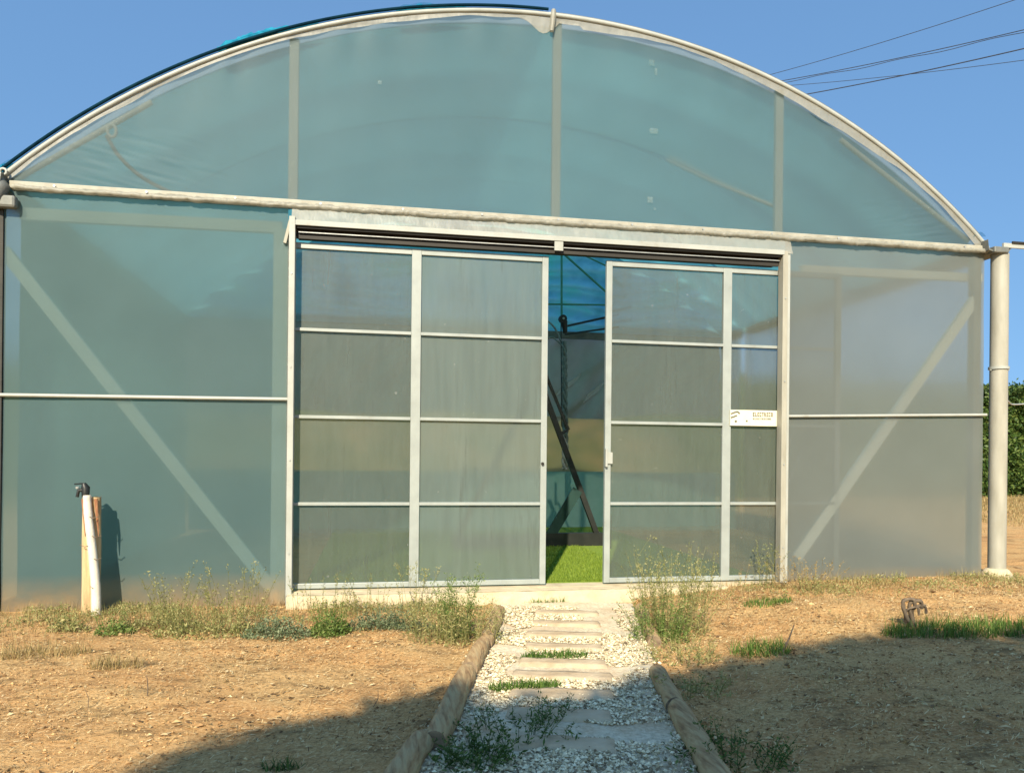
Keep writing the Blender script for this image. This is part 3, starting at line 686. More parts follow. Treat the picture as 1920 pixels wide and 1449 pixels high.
# gravel stones
mb = MB()
OCT = [(1,0,0),(-1,0,0),(0,1,0),(0,-1,0),(0,0,1),(0,0,-1)]
OF = [(0,2,4),(2,1,4),(1,3,4),(3,0,4),(2,0,5),(1,2,5),(3,1,5),(0,3,5)]
def stone(mb, x, y, z, r):
    s = (r*R.uniform(.7,1.3), r*R.uniform(.7,1.3), r*R.uniform(.5,.9)); an = R.uniform(0, PI); ca, sa = math.cos(an), math.sin(an)
    vs = []
    for a, b, c in OCT:
        a = a*s[0]+R.uniform(-.25,.25)*r; b = b*s[1]+R.uniform(-.25,.25)*r; c = c*s[2]+R.uniform(-.2,.2)*r
        vs.append((x+a*ca-b*sa, y+a*sa+b*ca, z+c))
    mb.add(vs, OF)
for i in range(34000):
    t = -.1+3.6*R.random()**.8; s = R.gauss(0, .28)
    if abs(s) > .55: s = R.uniform(-.5, .5)
    if noise.noise(Vector((t*2.2, s*2.5, 6))) < -.22: continue
    p = pp(t, s); r = R.choice((.003,.004,.004,.005,.006,.008,.010))
    stone(mb, p.x, p.y, .010+r*.3+.004*R.random(), r)
tag(mb.build('gravel', M['gravel']), kind='stuff')
# clods and litter on the soil
mb = MB()
def in_view_ground():
    while True:
        x = R.uniform(-1.0, 9.5); y = -.02-5.0*R.random()**1.15
        if path_d(x, y) < .55 and y < 0: continue
        d = (x-CX)*math.sin(YAW)+(y-CY)*math.cos(YAW); u = (x-CX)*math.cos(YAW)-(y-CY)*math.sin(YAW)
        if d < 1.8 or abs(u/d) > .75: continue
        return x, y
for i in range(24000):
    x, y = in_view_ground()
    if noise.noise(Vector((x*1.1, y*1.3, 40))) < -.15: continue
    r = .75*R.choice((.003,.004,.005,.006,.009))*R.uniform(.8,1.4)
    if R.random() < .02: r *= 2.2
    stone(mb, x, y, gh(x, y)+r*.35, r)
tag(mb.build('soil_clods', M['clod']), kind='stuff')
mb = MB()
for i in range(60000):
    x, y = in_view_ground(); dens = .45+.9*noise.noise(Vector((x*1.3, y*1.6, 2)))
    if R.random() > dens+.25: continue
    L = R.uniform(.004, .013)*(1.8 if R.random() < .06 else 1); a = R.gauss(0, .9); w = R.uniform(.0006, .0016); z = gh(x, y)+.003+R.random()*.006
    dx, dy = math.cos(a)*L, math.sin(a)*L; ox, oy = -math.sin(a)*w, math.cos(a)*w; tz = R.uniform(-.003, .012)
    mb.add([(x-dx-ox, y-dy-oy, z), (x-dx+ox, y-dy+oy, z+.001), (x+dx+ox, y+dy+oy, z+tz), (x+dx-ox, y+dy-oy, z+tz)], [(0,1,2,3)])
for i in range(5200):                     # dead leaves and bits of twig
    x, y = in_view_ground()
    if noise.noise(Vector((x*1.7, y*2.1, 52))) < .02: continue
    z = gh(x, y)+.004
    for k in range(R.randint(1, 3)):
        a = R.uniform(0, 2*PI); L = R.uniform(.008, .022); w = L*R.uniform(.15, .45); qx, qy = x+R.gauss(0,.02), y+R.gauss(0,.02)
        c_, s_ = math.cos(a), math.sin(a)
        mb.add([(qx-c_*L, qy-s_*L, z), (qx-s_*w, qy+c_*w, z+R.uniform(0,.010)), (qx+c_*L, qy+s_*L, z+R.uniform(0,.006)), (qx+s_*w, qy-c_*w, z+.001)], [(0,1,2,3)])
tag(mb.build('straw_litter', M['straw']), kind='stuff')

def gz(x, y): return .016 if path_d(x, y) < .53 and -4 < y < -.2 else gh(x, y)
# ---------------------------------------------------------------- plants
def blade(mb, p, L, w, az, lean, curl=1.0, n=3):
    d = Vector((math.cos(az), math.sin(az), 0)); s = Vector((-math.sin(az), math.cos(az), 0)); vs = []; q = Vector(p); th = lean
    for i in range(n+1):
        ww = w*(1-i/n)**.7
        if i == n: vs.append(q)
        else: vs += [q-s*ww/2, q+s*ww/2]
        q = q+(d*math.sin(th)+Vector((0,0,1))*math.cos(th))*L/n; th += curl/n
    fs = [(2*i, 2*i+1, 2*i+3, 2*i+2) for i in range(n-1)]+[(2*n-2, 2*n-1, 2*n)]
    mb.add(vs, fs)
def leaf(mb, p, d, L, w):
    d = Vector(d).normalized(); s = d.cross(Vector((R.gauss(0,1), R.gauss(0,1), R.gauss(0,1)))); 
    if s.length < 1e-5: return
    s.normalize(); p = Vector(p)
    mb.add([p, p+d*L*.5+s*w/2, p+d*L, p+d*L*.5-s*w/2], [(0,1,2,3)])
def stem(mb, p, H, az, lean, leaves, head, lw=.006, ll=.03, branch=0, r=.0018):
    d = Vector((math.cos(az), math.sin(az), 0)); q = Vector(p); th = lean; n = 6; pts = [q.copy()]
    for i in range(n):
        q = q+(d*math.sin(th)+Vector((0,0,1))*math.cos(th))*H/n; th += R.uniform(-.08, .12); pts.append(q.copy())
    mb.tube(pts, [r*(1-.6*i/n) for i in range(n+1)], 3, caps=False)
    for k in range(leaves):
        t = R.uniform(.05, .95)*n; i = min(n-1, int(t)); c = pts[i].lerp(pts[i+1], t-i)
        a = R.uniform(0, 2*PI); leaf(mb, c, (math.cos(a), math.sin(a), R.uniform(.1, 1.0)), ll*R.uniform(.5, 1.2)*(1.2-.6*t/n), lw*R.uniform(.7,1.3))
    for k in range(head):
        t = R.uniform(.72, 1); i = min(n-1, int(t*n)); c = pts[i].lerp(pts[i+1], t*n-i)+Vector((R.gauss(0,.008), R.gauss(0,.008), 0)); a = R.uniform(0, 2*PI)
        leaf(mb, c, (math.cos(a), math.sin(a), R.uniform(.3, 1.5)), .016, .006)
    for k in range(branch):
        t = R.uniform(.4, .85); i = int(t*n); c = pts[i]; stem(mb, c, H*.32, R.uniform(0, 2*PI), .5, max(2, leaves//4), head//2+2, lw, ll*.8, 0, r*.7)
def tuft(mb, p, n, L, w, spread, rad):
    for i in range(n):
        a = R.uniform(0, 2*PI); rr = rad*math.sqrt(R.random()); x, y = p[0]+math.cos(a)*rr, p[1]+math.sin(a)*rr
        blade(mb, (x, y, gz(x, y)-.003), L*R.uniform(.45, 1.15), w*R.uniform(.7,1.2), R.uniform(0, 2*PI), abs(R.gauss(0, spread)), R.uniform(.2, 1.1))
def bush(mb, p, rx, ry, h, n, ll, lw):
    for i in range(n):
        a = R.uniform(0, 2*PI); rr = math.sqrt(R.random()); x, y = p[0]+math.cos(a)*rr*rx, p[1]+math.sin(a)*rr*ry
        zz = gz(x, y)+h*R.random()*(1-rr*rr*.8)*(.75+.5*noise.noise(Vector((x*14, y*14, 0))))
        leaf(mb, (x, y, zz), (R.gauss(0,1), R.gauss(0,1), R.uniform(.1, 1.3)), ll*R.uniform(.6,1.3), lw*R.uniform(.7,1.3))
    for i in range(max(4, n//25)):
        a = R.uniform(0, 2*PI); x, y = p[0]+math.cos(a)*rx*.3, p[1]+math.sin(a)*ry*.3
        blade(mb, (x, y, gz(x, y)), h*.9, .003, a, .6, .4)
def plant(name, px, py, label, cat, fn, mt, z=0., group=None):
    g = gp(px, py, z); mb = MB(); fn(mb, g)
    return tag(mb.build(name, mt, off=(g.x, g.y, gz(g.x, g.y))), label, cat, group)
def f_stems(n, H, rad, leaves=14, head=8, lean=.22, branch=1, lw=.006, ll=.035, base=0, squash=1.):
    def f(mb, g):
        for i in range(n):
            a = R.uniform(0, 2*PI); rr = rad*math.sqrt(R.random()); x, y = g.x+math.cos(a)*rr, g.y+math.sin(a)*rr*squash
            stem(mb, (x, y, gz(x, y)-.005), H*R.uniform(.5, 1.1), a, abs(R.gauss(0, lean)), leaves, head, lw, ll, branch)
        if base: bush(mb, g, rad*1.3, rad*1.1*squash, H*.35, base, .03, .008)
    return f
def f_bush(rx, ry, h, n, ll=.022, lw=.010, stems=0, H=.2):
    def f(mb, g):
        bush(mb, g, rx, ry, h, n, ll, lw)
        for i in range(stems):
            a = R.uniform(0, 2*PI); rr = rx*.8*math.sqrt(R.random()); x, y = g.x+math.cos(a)*rr, g.y+math.sin(a)*rr*ry/rx
            stem(mb, (x, y, gz(x, y)), H*R.uniform(.6,1.1), a, .2, 6, 6, .005, .02, 0)
    return f
def f_grass(n, L, rad, w=.004, spread=.5, sx=1., sy=1.):
    def f(mb, g):
        for i in range(n):
            a = R.uniform(0, 2*PI); rr = rad*math.sqrt(R.random()); x, y = g.x+math.cos(a)*rr*sx, g.y+math.sin(a)*rr*sy
            blade(mb, (x, y, gz(x, y)-.003), L*R.uniform(.4, 1.15), w*R.uniform(.7,1.2), R.uniform(0, 2*PI), abs(R.gauss(0, spread)), R.uniform(.2, 1.1))
    return f
W = M['weed']
plant('tall_weed', 1262, 1188, 'tall bushy clump of pale green flowering weeds right of the path', 'weed', f_stems(95, .55, .20, 15, 10, .22, 1, base=350, ll=.028), M['weed_pale'])
plant('tall_weed', 1235, 1200, 'darker green weed stems at the foot of the tall clump right of the path', 'weed', f_stems(60, .30, .17, 14, 4, .3, 0, base=250), W)
plant('tall_weed', 1215, 1150, 'thin weed stems between the path and the tall clump', 'weed', f_stems(14, .34, .09, 8, 6, .2, 1), M['weed_pale'])
plant('tall_weed', 855, 1192, 'upright green weed just left of the far path logs', 'weed', f_stems(38, .44, .10, 17, 8, .16, 1, base=160), W)
plant('tall_weed', 885, 1200, 'yellowish weeds leaning over the far left logs', 'weed', f_stems(80, .27, .19, 8, 6, .25, 0, base=120), M['weed_pale'])
plant('tall_weed', 820, 1198, 'yellow dry weeds left of the upright green weed', 'weed', f_stems(80, .25, .19, 7, 5, .25, 0, base=120), M['weed_pale'])
plant('tall_weed', 780, 1155, 'pale flowering weed in front of the left door mid post', 'weed', f_stems(12, .36, .10, 8, 12, .2, 1), M['weed_pale'])
plant('wispy_weed', 325, 1168, 'wispy pale weed before the left film, halfway from the standpipe to the door', 'weed', f_stems(20, .36, .12, 9, 8, .2, 1), M['weed_pale'])
plant('wispy_weed', 440, 1166, 'wispy green weed before the foot of the left diagonal brace', 'weed', f_stems(30, .38, .17, 10, 8, .2, 1), M['weed_pale'])
plant('wispy_weed', 600, 1160, 'thin pale stalks under the left half of the left door', 'weed', f_stems(20, .32, .22, 6, 8, .15, 0, squash=.3), M['weed_pale'])
plant('wispy_weed', 685, 1155, 'thin pale stalks under the left door beside the mid post', 'weed', f_stems(14, .28, .16, 6, 8, .15, 0, squash=.3), M['weed_pale'])
plant('low_bush', 520, 1192, 'low grey green bush below the left door jamb', 'bush', f_bush(.22, .13, .16, 1300, stems=16, H=.18), M['weed_grey'])
plant('low_bush', 618, 1188, 'low bright green bush under the left door', 'bush', f_bush(.13, .11, .19, 1200, stems=30, H=.22), W)
plant('low_bush', 705, 1180, 'dark grey green bush under the left door mid post', 'bush', f_bush(.2, .11, .15, 1000, stems=16, H=.18), M['weed_grey'])
plant('low_bush', 765, 1180, 'silvery bush beside the yellow weeds under the left door', 'bush', f_bush(.18, .10, .13, 700, stems=14, H=.16), M['weed_grey'])
plant('low_bush', 400, 1188, 'spreading olive weeds along the left film base', 'bush', f_bush(.38, .13, .11, 1200, stems=70, H=.2), M['weed_pale'])
plant('low_bush', 290, 1180, 'sparse olive weeds right of the standpipe', 'bush', f_bush(.32, .12, .10, 800, stems=60, H=.17), M['weed_pale'])
plant('low_bush', 128, 1186, 'green weeds at the left foot of the standpipe', 'bush', f_bush(.12, .08, .13, 420, stems=10, H=.18), M['weed_pale'])
plant('low_bush', 215, 1190, 'green weeds at the right foot of the standpipe', 'bush', f_bush(.12, .08, .12, 420, stems=10, H=.16), W)
plant('grass_patch', 1440, 1130, 'small bright green patch on the dry ground right of the tall clump', 'grass', f_grass(420, .06, .2, .006, .7, 1., .5), M['grass_g'], .08)
plant('grass_patch', 1425, 1216, 'green weeds beside the dark stick at the shadow edge', 'grass', f_grass(420, .10, .2, .005, .6, .9, .6), M['grass_g'], .04)
plant('grass_patch', 1840, 1192, 'long green grass strip at the right edge above the shadow', 'grass', f_grass(1500, .11, .6, .006, .5, 1.2, .25), M['grass_g'], .03)
plant('grass_patch', 1040, 1236, 'grass patch across the path nearest the door', 'grass', f_grass(700, .05, .2, .006, .9, 1.0, .32), M['grass_g'])
plant('grass_patch', 985, 1294, 'grass patch across the path beside the left log', 'grass', f_grass(700, .05, .18, .006, .9, 1.0, .30), M['grass_g'])
plant('path_weed', 975, 1385, 'shaded leafy weeds growing through the gravel left of the middle', 'weed', f_stems(48, .12, .2, 8, 2, .6, 0, .006, .024, base=120), M['weed_dark'])
plant('path_weed', 895, 1435, 'shaded weeds beside the long left log at the bottom', 'weed', f_stems(40, .12, .13, 12, 2, .5, 0, .008, .03, base=200), M['weed_dark'])
plant('path_weed', 1045, 1340, 'thin dark sprigs in the path at the shadow line', 'weed', f_stems(16, .08, .12, 8, 1, .7, 0, .006, .02), M['weed_dark'])
plant('verge_weed', 1300, 1300, 'low weeds outside the middle right log', 'weed', f_stems(36, .10, .16, 10, 3, .5, 0, .006, .022, base=120), M['weed_pale'])
plant('verge_weed', 1370, 1425, 'dark green weeds outside the nearest right log', 'weed', f_stems(60, .13, .2, 9, 2, .55, 0, .006, .024, base=160), M['weed_dark'])
plant('verge_weed', 1275, 1235, 'dry olive weeds between the right path logs and the soil', 'weed', f_stems(60, .12, .2, 9, 3, .45, 0, .005, .022, base=120), M['weed_pale'])
plant('jamb_weed', 1432, 1102, 'leggy pale weed standing before the right door jamb', 'weed', f_stems(12, .38, .09, 10, 12, .14, 1), M['weed_pale'], .08)
plant('jamb_weed', 1392, 1100, 'single pale stalk in front of the right door', 'weed', f_stems(4, .2, .03, 3, 8, .1, 0), M['dry'], .08)
plant('jamb_weed', 1510, 1105, 'dry reddish stalks at the right jamb foot', 'weed', f_stems(50, .26, .24, 6, 5, .35, 0, squash=.4), M['dry'], .09)
plant('jamb_weed', 1530, 1112, 'green tinged weeds under the right diagonal brace', 'weed', f_stems(24, .16, .16, 8, 4, .4, 0, squash=.5), M['weed_pale'], .09)
plant('dark_tuft', 528, 1440, 'small dark tuft in the shade at the bottom left', 'grass', f_grass(120, .06, .07, .005, .9, 1, .5), M['weed_dark'])
plant('dry_tuft', 70, 1232, 'yellow dry tuft left of the standpipe near the photo edge', 'dry grass', f_grass(420, .10, .24, .004, .5, 1.2, .5), M['dry'])
plant('dry_tuft', 215, 1252, 'dry tuft with a dark stalk below the standpipe', 'dry grass', f_grass(220, .10, .14, .004, .6, 1.0, .5), M['dry'])
plant('dry_tuft', 1600, 1100, 'rusty dry stubble along the right film base', 'dry grass', f_grass(900, .05, .6, .004, .6, 1.4, .12), M['dry'], .1)
plant('dry_tuft', 1720, 1168, 'sparse dry stems around the gnarled twig', 'dry grass', f_grass(260, .08, .3, .003, .5, 1.3, .5), M['dry'], .05)
# grass wedge on the sill step
plant('sill_grass', 1025, 1130, 'flat wedge of grass lying against the concrete step', 'grass', f_grass(380, .05, .17, .005, .9, 1.1, .25), M['grass_g'])
# stalks and sticks
def stick(a, b, r, label, mt=M['bark'], name='dry_stalk', mid=None):
    mb = MB(); pts = [a, a.lerp(b, .5)+(Vector(mid) if mid else Vector((.004,0,0))), b]
    mb.tube(pts, [r, r*.8, r*.5], 6, jit=.1); return tag(mb.build(name, mt, off=a), label, 'stick')
g = gp(276, 1312); stick(g, g+Vector((-.003, 0, .115)), .0035, 'single upright brown stalk in the bare soil left of the shadow')
g = gp(1468, 1222, .03); stick(g, g+Vector((.07, .0, .16)), .006, 'short dark stick leaning beside the green weeds at the shadow edge')
g = gp(165, 1330); stick(g, g+Vector((-.02, .01, .1)), .002, 'thin crooked stalk near the lower left of the bare soil', mid=(.01, 0, 0))
g = gp(700, 1325); stick(g, g+Vector((.02, .0, .08)), .002, 'thin dark sprig at the top of the left shadow', mid=(.012, 0, 0))
# gnarled dry twig stump
g = gp(1715, 1190, .02)
mb = MB()
for k, (dx, top, r) in enumerate(((-.05,.21,.012), (0,.20,.012), (.03,.17,.009), (-.02,.16,.008))):
    mb.tube(curve([g+Vector((dx*.3+.05, 0, -.02)), g+Vector((dx*.8, .02*k, .08)), g+Vector((dx-.03, .01, top)), g+Vector((dx+.03, -.01, top+.02)), g+Vector((dx+.05, 0, top-.03))], 6), r, 7, jit=.25)
tag(mb.build('gnarled_twig', M['bark'], off=g), 'gnarled grey twig looping out of the soil at the right shadow edge', 'twig')
# wisps everywhere: stubble
mb = MB()
for i in range(2600):
    x, y = in_view_ground(); 
    if noise.noise(Vector((x*.9, y*1.1, 11))) < .05 and y < -.6: continue
    for k in range(R.randint(1, 4)): blade(mb, (x+R.gauss(0,.012), y+R.gauss(0,.012), gh(x, y)-.002), R.uniform(.015, .06), .0022, R.uniform(0, 2*PI), abs(R.gauss(0, .6)), .6, 2)
for i in range(11000):
    x = R.uniform(-.6, 8.6); y = -.05-abs(R.gauss(0, .45)) 
    if path_d(x, y) < .5: continue
    dens = .5+.9*noise.noise(Vector((x*1.6, 4, 2)))+(.3 if x < 3.4 else -.1)
    if R.random() > dens: continue
    blade(mb, (x, y, gh(x, y)-.002), R.uniform(.03, .12), .0026, R.uniform(0, 2*PI), abs(R.gauss(0, .4)), .6, 2)
tag(mb.build('dry_stubble', M['dry']), kind='stuff')
mb = MB()
for i in range(8000):
    x = R.choice((R.uniform(-.3, 3.5), R.uniform(-.3, 3.5), R.uniform(5, 8.4))); y = -.06-abs(R.gauss(0, .34))
    if path_d(x, y) < .5: continue
    if noise.noise(Vector((x*2.2, y*3, 20))) < -.02: continue
    if R.random() < .5: blade(mb, (x, y, gh(x, y)-.002), R.uniform(.03, .13), .003, R.uniform(0, 2*PI), abs(R.gauss(0, .4)), .6, 3)
    else: 
        for k in range(3): leaf(mb, (x+R.gauss(0,.01), y+R.gauss(0,.01), gh(x, y)+R.uniform(0,.05)), (R.gauss(0,1), R.gauss(0,1), R.random()), .025, .009)
for i in range(900):
    x, y = R.uniform(4.2, 7.5), R.uniform(-4, -1.7)
    if path_d(x, y) < .6 or noise.noise(Vector((x*1.5, y*1.8, 33))) < .1: continue
    blade(mb, (x, y, gh(x, y)-.002), R.uniform(.02, .07), .003, R.uniform(0, 2*PI), abs(R.gauss(0, .7)), .6, 3)
tag(mb.build('ground_weeds', M['weed_pale']), kind='stuff')
# dry field at the right, up to the hedge
mb = MB()
for i in range(24000):
    y = 3.5+9.4*R.random(); x = 8.5+ (y*.9)+R.uniform(-1.5, 7)
    if x < 8.4 or noise.noise(Vector((x*.8, y*.8, 1))) < -.1-.3*(y > 6): continue
    s = 1+y*.12
    blade(mb, (x, y, gh(x, y)), R.uniform(.04, .13)*(.6+.05*y), .006*s, R.uniform(0, 2*PI), abs(R.gauss(0, .45)), .6, 2)
tag(mb.build('dry_field_grass', M['dry']), kind='stuff')
g = gp(1880, 1062, .08); g2 = gp(1935, 1076, .08)
mb = MB(); mb.tube([g+Vector((0,0,.0)), g.lerp(g2, .5)+Vector((0,0,.02)), g2], [.02,.018,.012], 8, jit=.1); tag(mb.build('fallen_branch', M['log'], off=g), 'pale fallen branch on the ground right of the corner column', 'branch')
mb = MB(); a = Vector((cxR+.07, .0, wp(1880,744,0).z)); mb.tube(curve([a, wp(1890,752,.3), wp(1898,758,.6), wp(1925,757,1.0), wp(1990,752,1.6)], 8), .008, 6)
tag(mb.build('slack_wire', M['tube'], off=a), 'thin pale wire running right from the corner column', 'wire')

M['bank'] = solid('earth_bank', [(.3,(.03,.045,.012)),(.5,(.07,.068,.022)),(.7,(.12,.085,.035))], 1.1, .95, bmp=.6, bscale=9)
mb = MB()
mb.grid(lambda u, v: (-6+17*u, 9.6+3.2*v, -.05+(2.15*math.sin(v*PI*.62)+.3*noise.noise(Vector((u*9, v*2, 3)))+.1*noise.noise(Vector((u*30, v*6, 3))))*sstep(0, .15, u)*sstep(1, .84, u)), 120, 24)
tag(mb.build('earth_bank', M['bank']), kind='structure')
# ---------------------------------------------------------------- hedge behind
HZ = 3.35
H_ = empty('hedge', (16, 13.4, 0), 'tall dense clipped green hedge behind the greenhouse, seen right of the corner column', 'hedge')
mb = MB()
def hc(x, z): return .28*noise.noise(Vector((x*.8, z*.8, 3)))+.14*noise.noise(Vector((x*2.6, z*2.6, 7)))
mb.grid(lambda u, v: (-14+60*u, 13.35+hc(-14+60*u, v*3.2)*.6, v*(HZ-.15+.18*noise.noise(Vector(((-14+60*u)*1.2, 0, 5))))), 300, 22)
mb.grid(lambda u, v: (-14+60*u, 13.35+v*1.6, HZ-.18+.18*noise.noise(Vector(((-14+60*u)*1.2, 0, 5)))*(1-v)), 300, 3)
mb.grid(lambda u, v: (-14+60*u, 14.95, (HZ-.18)*(1-v)), 60, 2)
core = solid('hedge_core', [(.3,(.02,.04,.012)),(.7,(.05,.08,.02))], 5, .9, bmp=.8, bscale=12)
o = mb.build('foliage_mass', core); o.parent = H_; o.matrix_parent_inverse = Matrix.Translation(-H_.location)
mb = MB()
for i in range(52000):
    x = R.uniform(17.5, 24) if i < 28000 else R.uniform(-8, 30); z = R.uniform(.15, HZ-.05); y = 13.2+hc(x, z)-R.random()*.22
    if z > HZ-.45: z += .18*noise.noise(Vector((x*1.2, 0, 5))); y += R.random()*.4
    L = R.uniform(.07, .14)
    leaf(mb, (x, y, z), (R.gauss(0,1), R.gauss(0,.6)-.4, R.gauss(0,.8)+.1), L, L*.55)
for i in range(900):
    x = R.uniform(15, 27); b_ = HZ-.15+.18*noise.noise(Vector((x*1.2, 0, 5))); hh = abs(R.gauss(0, .13))
    if noise.noise(Vector((x*2, 3, 3))) < 0: hh *= .5
    for k in range(4): leaf(mb, (x+R.gauss(0,.02), 13.35+R.random()*.4, b_+hh*k/3), (R.gauss(0,.6), R.gauss(0,.6), 1), .10, .045)
o = mb.build('leaves', M['hedge']); o.parent = H_; o.matrix_parent_inverse = Matrix.Translation(-H_.location); o['kind'] = 'stuff'

# ---------------------------------------------------------------- power line
def pole(x, y, h, label):
    Pp = empty('utility_pole', (x, y, 0), label, 'utility pole')
    mb = MB(); mb.tube([(0,0,-.5),(0,0,h)], [.16,.10], 12); o = mb.build('pole', M['polewood'], Pp)
    for k, z in enumerate((h-.5, h-1.2)):
        mb = MB(); mb.box(-.9, .9, -.05, .05, z-.06, z+.06); mb.build('crossarm', M['polewood'], Pp)
    for x_ in (-.8, .8):
        mb = MB(); mb.tube([(x_,0,h-.44),(x_,0,h-.3)], [.03,.045], 8); mb.build('insulator', M['gutter'], Pp)
DPF = 24.
def at_depth(px, py, d):
    r = ray(px, py); return Vector((CX+r[0]*d, CY+r[1]*d, CZ+r[2]*d))
L = [((1400,152),(1460,132),(1860,0),'topmost overhead cable, thin and steep'),
     ((1400,163),(1480,144),(1920,42),'upper twisted pair cable, darker, second from the top'),
     ((1400,196),(1520,168),(1920,77),'lowest and darkest cable rising from the greenhouse roof'),
     ((1400,166),(1490,149),(1920,96),'faint flatter cable that crosses the darkest one')]
near = []
for i, (a, b, c, lab) in enumerate(L):
    A = at_depth(a[0], a[1], DPF); sl = (c[1]-b[1])/(c[0]-b[0]); N_ = at_depth(2500, c[1]+sl*(2500-c[0]), 13.)
    n = 40; pts = [A.lerp(N_, t/n)+Vector((0,0,-.30*4*(t/n)*(1-t/n)))*0.6 for t in range(n+1)]
    r = (.008,.010,.013,.007)[i]
    mb = MB(); mb.tube(pts, r, 6)
    if i == 1: mb.tube([p+Vector((0, 0, -.05+.02*math.sin(k*.9))) for k, p in enumerate(pts)], r*.8, 6)
    tag(mb.build('overhead_cable', M['cable'], off=A), lab, 'cable', 'overhead cables')
A = at_depth(1400, 165, DPF); pole(A.x, A.y, A.z+.4, 'wooden utility pole behind the greenhouse carrying the far ends of the cables')
A = at_depth(2500, -90, 13.); pole(A.x, A.y, A.z+.8, 'wooden utility pole off to the right carrying the near ends of the cables')

# ---------------------------------------------------------------- sun and the trees behind the viewer that shade the foreground
EL = math.radians(35); TAZ = .33
AZ = math.atan(TAZ)                      # light travels towards (+sin AZ, +cos AZ)
dirv = Vector((math.sin(AZ)*math.cos(EL), math.cos(AZ)*math.cos(EL), -math.sin(EL)))
shadow = [(.2,-6.2),(.9,-5.2),(1.4,-4.3),(1.75,-3.75),(1.95,-3.3),(2.15,-2.95),(2.3,-2.75),(2.45,-2.75),(2.73,-2.5),(3.0,-2.32),(3.35,-2.55),(3.7,-2.55),(4.0,-2.38),(4.2,-2.2),(4.7,-2.02),(5.2,-1.86),(5.59,-1.72),(6.0,-1.62),(6.25,-1.58),(6.86,-1.66),(7.5,-1.7),(8.2,-1.8),(9,-2.1)]
YT = -9.5
lobes = []
for (sx, sy) in shadow:
    t = (sy-YT)/dirv.y; h = -dirv.z*t; x = sx-dirv.x*t
    lobes.append((x, h))
def tree(x, lo_, label, seed):
    rr = random.Random(seed)
    Tt = empty('tree', (x, YT, 0), label, 'tree', 'trees shading the foreground')
    mb = MB(); top = max(h for _, h in lo_)
    mb.tube([(0,0,-.2),(.05,0,1.2),(-.04,.05,2.4),(0,0,top*.75)], [.2,.15,.12,.06], 10, jit=.08)
    for (lx, lh) in lo_: mb.tube([(0,0,1.6+rr.random()), ((lx-x)*.5, rr.uniform(-.2,.2), lh*.6), (lx-x, 0, lh-.5)], [.07,.045,.02], 6)
    mb.build('trunk', M['bark'], Tt)
    mb = MB(); core_ = MB(); lf = []
    for (lx, lh) in lo_:
        for k in range(5):
            r = (.34 if k == 0 else .62); cz = lh-r-.02 if k == 0 else lh-.45-.62*k*.8
            lf.append((lx-x+(0 if k == 0 else rr.uniform(-.15,.15)), rr.uniform(-.12,.12)*(k > 0), cz, r))
    for (a, b, c, r) in lf:
        if c < .6: continue
        core_.grid(lambda u, v: (a+r*.80*math.cos(u*2*PI)*math.sin(v*PI)*(1+.2*noise.noise(Vector((u*4, v*4, a)))), b+r*.8*math.sin(u*2*PI)*math.sin(v*PI), c+r*.8*math.cos(v*PI)), 12, 8)
        for q in range(420 if r < .5 else 500):
            th = rr.uniform(0, 2*PI); ph = math.acos(rr.uniform(-1, 1)); s = r*rr.uniform(.72, 1.03)
            leaf(mb, (a+s*math.cos(th)*math.sin(ph), b+s*math.sin(th)*math.sin(ph), c+s*math.cos(ph)), (rr.gauss(0,1), rr.gauss(0,1), rr.gauss(0,1)), rr.uniform(.07,.13), .055)
    o = core_.build('inner_crown', core, Tt); o = mb.build('crown', M['leaf'], Tt); o['kind'] = 'stuff'
tree(lobes[4][0], lobes[:8], 'low spreading tree behind the viewpoint casting the left end of the foreground shadow', 1)
tree(lobes[11][0], lobes[8:15], 'middle leafy tree behind the viewpoint casting shade across the path', 2)
tree(lobes[18][0], lobes[15:], 'tallest leafy tree behind the viewpoint casting the right part of the shadow', 3)

# ---------------------------------------------------------------- light
w = bpy.data.worlds.new('World'); sc.world = w; w.use_nodes = True
nt = w.node_tree; nt.nodes.clear()
sk = nt.nodes.new('ShaderNodeTexSky'); sk.sky_type = 'NISHITA'; sk.sun_disc = False
sk.sun_elevation = EL
sun_to = -dirv
sk.sun_rotation = math.atan2(sun_to.x, sun_to.y)
sk.air_density = 2.2; sk.dust_density = 0; sk.ozone_density = 9; sk.altitude = 0
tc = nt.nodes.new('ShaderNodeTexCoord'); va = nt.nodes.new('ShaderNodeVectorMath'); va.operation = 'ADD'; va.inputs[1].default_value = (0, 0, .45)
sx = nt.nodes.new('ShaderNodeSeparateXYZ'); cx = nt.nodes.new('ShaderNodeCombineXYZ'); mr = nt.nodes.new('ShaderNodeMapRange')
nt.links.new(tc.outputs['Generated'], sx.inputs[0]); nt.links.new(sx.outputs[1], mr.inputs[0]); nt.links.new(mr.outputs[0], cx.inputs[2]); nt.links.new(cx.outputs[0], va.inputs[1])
mr.inputs[1].default_value = -.6; mr.inputs[2].default_value = .35; mr.inputs[3].default_value = .02; mr.inputs[4].default_value = .45
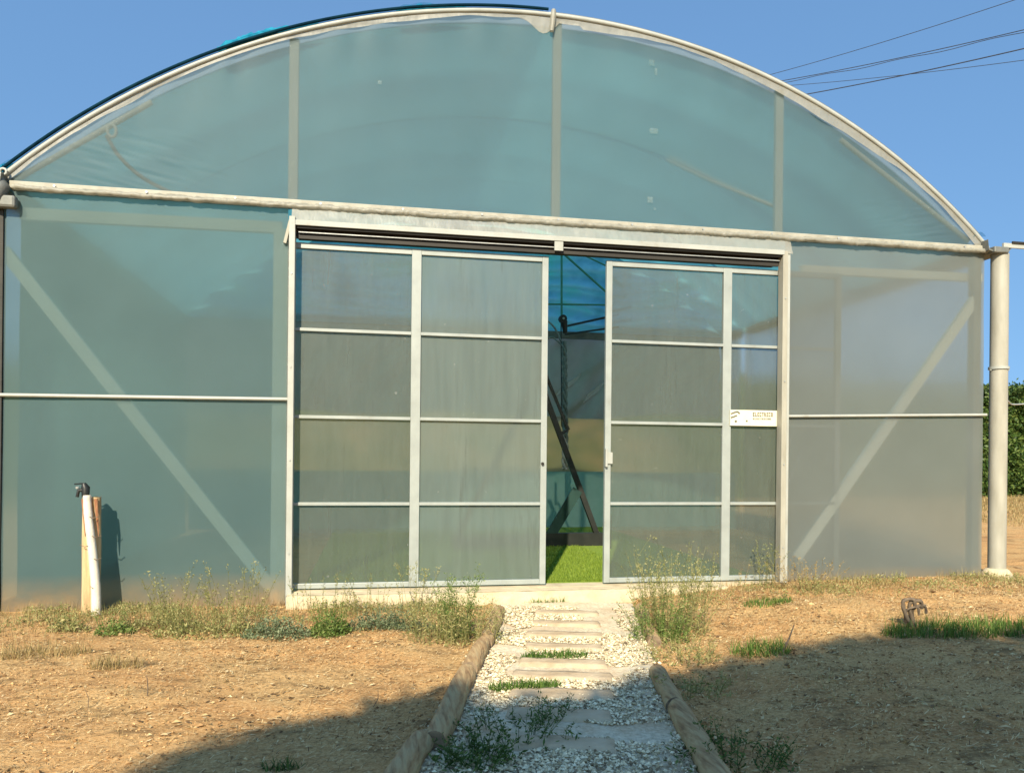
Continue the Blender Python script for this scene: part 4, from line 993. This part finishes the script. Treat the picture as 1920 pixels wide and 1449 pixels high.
vn = nt.nodes.new('ShaderNodeVectorMath'); vn.operation = 'NORMALIZE'      # lookup raised to soften the horizon gradient; raised less behind camera for added fill
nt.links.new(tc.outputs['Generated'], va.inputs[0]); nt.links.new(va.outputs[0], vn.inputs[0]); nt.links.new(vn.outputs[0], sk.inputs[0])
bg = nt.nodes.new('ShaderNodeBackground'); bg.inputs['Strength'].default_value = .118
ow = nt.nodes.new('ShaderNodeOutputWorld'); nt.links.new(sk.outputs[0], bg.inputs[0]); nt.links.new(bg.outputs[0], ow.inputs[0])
sun = bpy.data.lights.new('sun', 'SUN'); sun.energy = 4.8; sun.angle = math.radians(.6); sun.color = (1, .88, .67)
so = bpy.data.objects.new('sun', sun); col.objects.link(so); so.rotation_euler = dirv.to_track_quat('-Z', 'Y').to_euler(); so.location = (0, -10, 20)

# ---------------------------------------------------------------- camera
cd = bpy.data.cameras.new('camera'); cam = bpy.data.objects.new('camera', cd); col.objects.link(cam); sc.camera = cam
cd.sensor_width = 36; cd.lens = F/1920*36; cd.clip_end = 3000; cd.clip_start = .05
c, s = math.cos(ROLL), math.sin(ROLL)
R0 = Vector((math.cos(YAW), -math.sin(YAW), 0)); U = Vector((0,0,1)); Fw = Vector((math.sin(YAW), math.cos(YAW), 0))
X = R0*c+U*s; Yv = -R0*s+U*c; Z = -Fw
cam.matrix_world = Matrix(((X.x,Yv.x,Z.x,CX),(X.y,Yv.y,Z.y,CY),(X.z,Yv.z,Z.z,CZ),(0,0,0,1)))
s0_ = (YH-724.5)/1920
cd.shift_y = s0_*c; cd.shift_x = s0_*s
sc.view_settings.view_transform = 'Standard'; sc.view_settings.look = 'None'; sc.view_settings.gamma = 1; sc.view_settings.exposure = .85
sc.render.engine = 'CYCLES'
sc.cycles.max_bounces = 10; sc.cycles.diffuse_bounces = 4; sc.cycles.transparent_max_bounces = 20; sc.cycles.transmission_bounces = 8
sc.cycles.caustics_refractive = False; sc.cycles.caustics_reflective = False
sc.cycles.use_denoising = True
sc.cycles.sample_clamp_indirect = 6
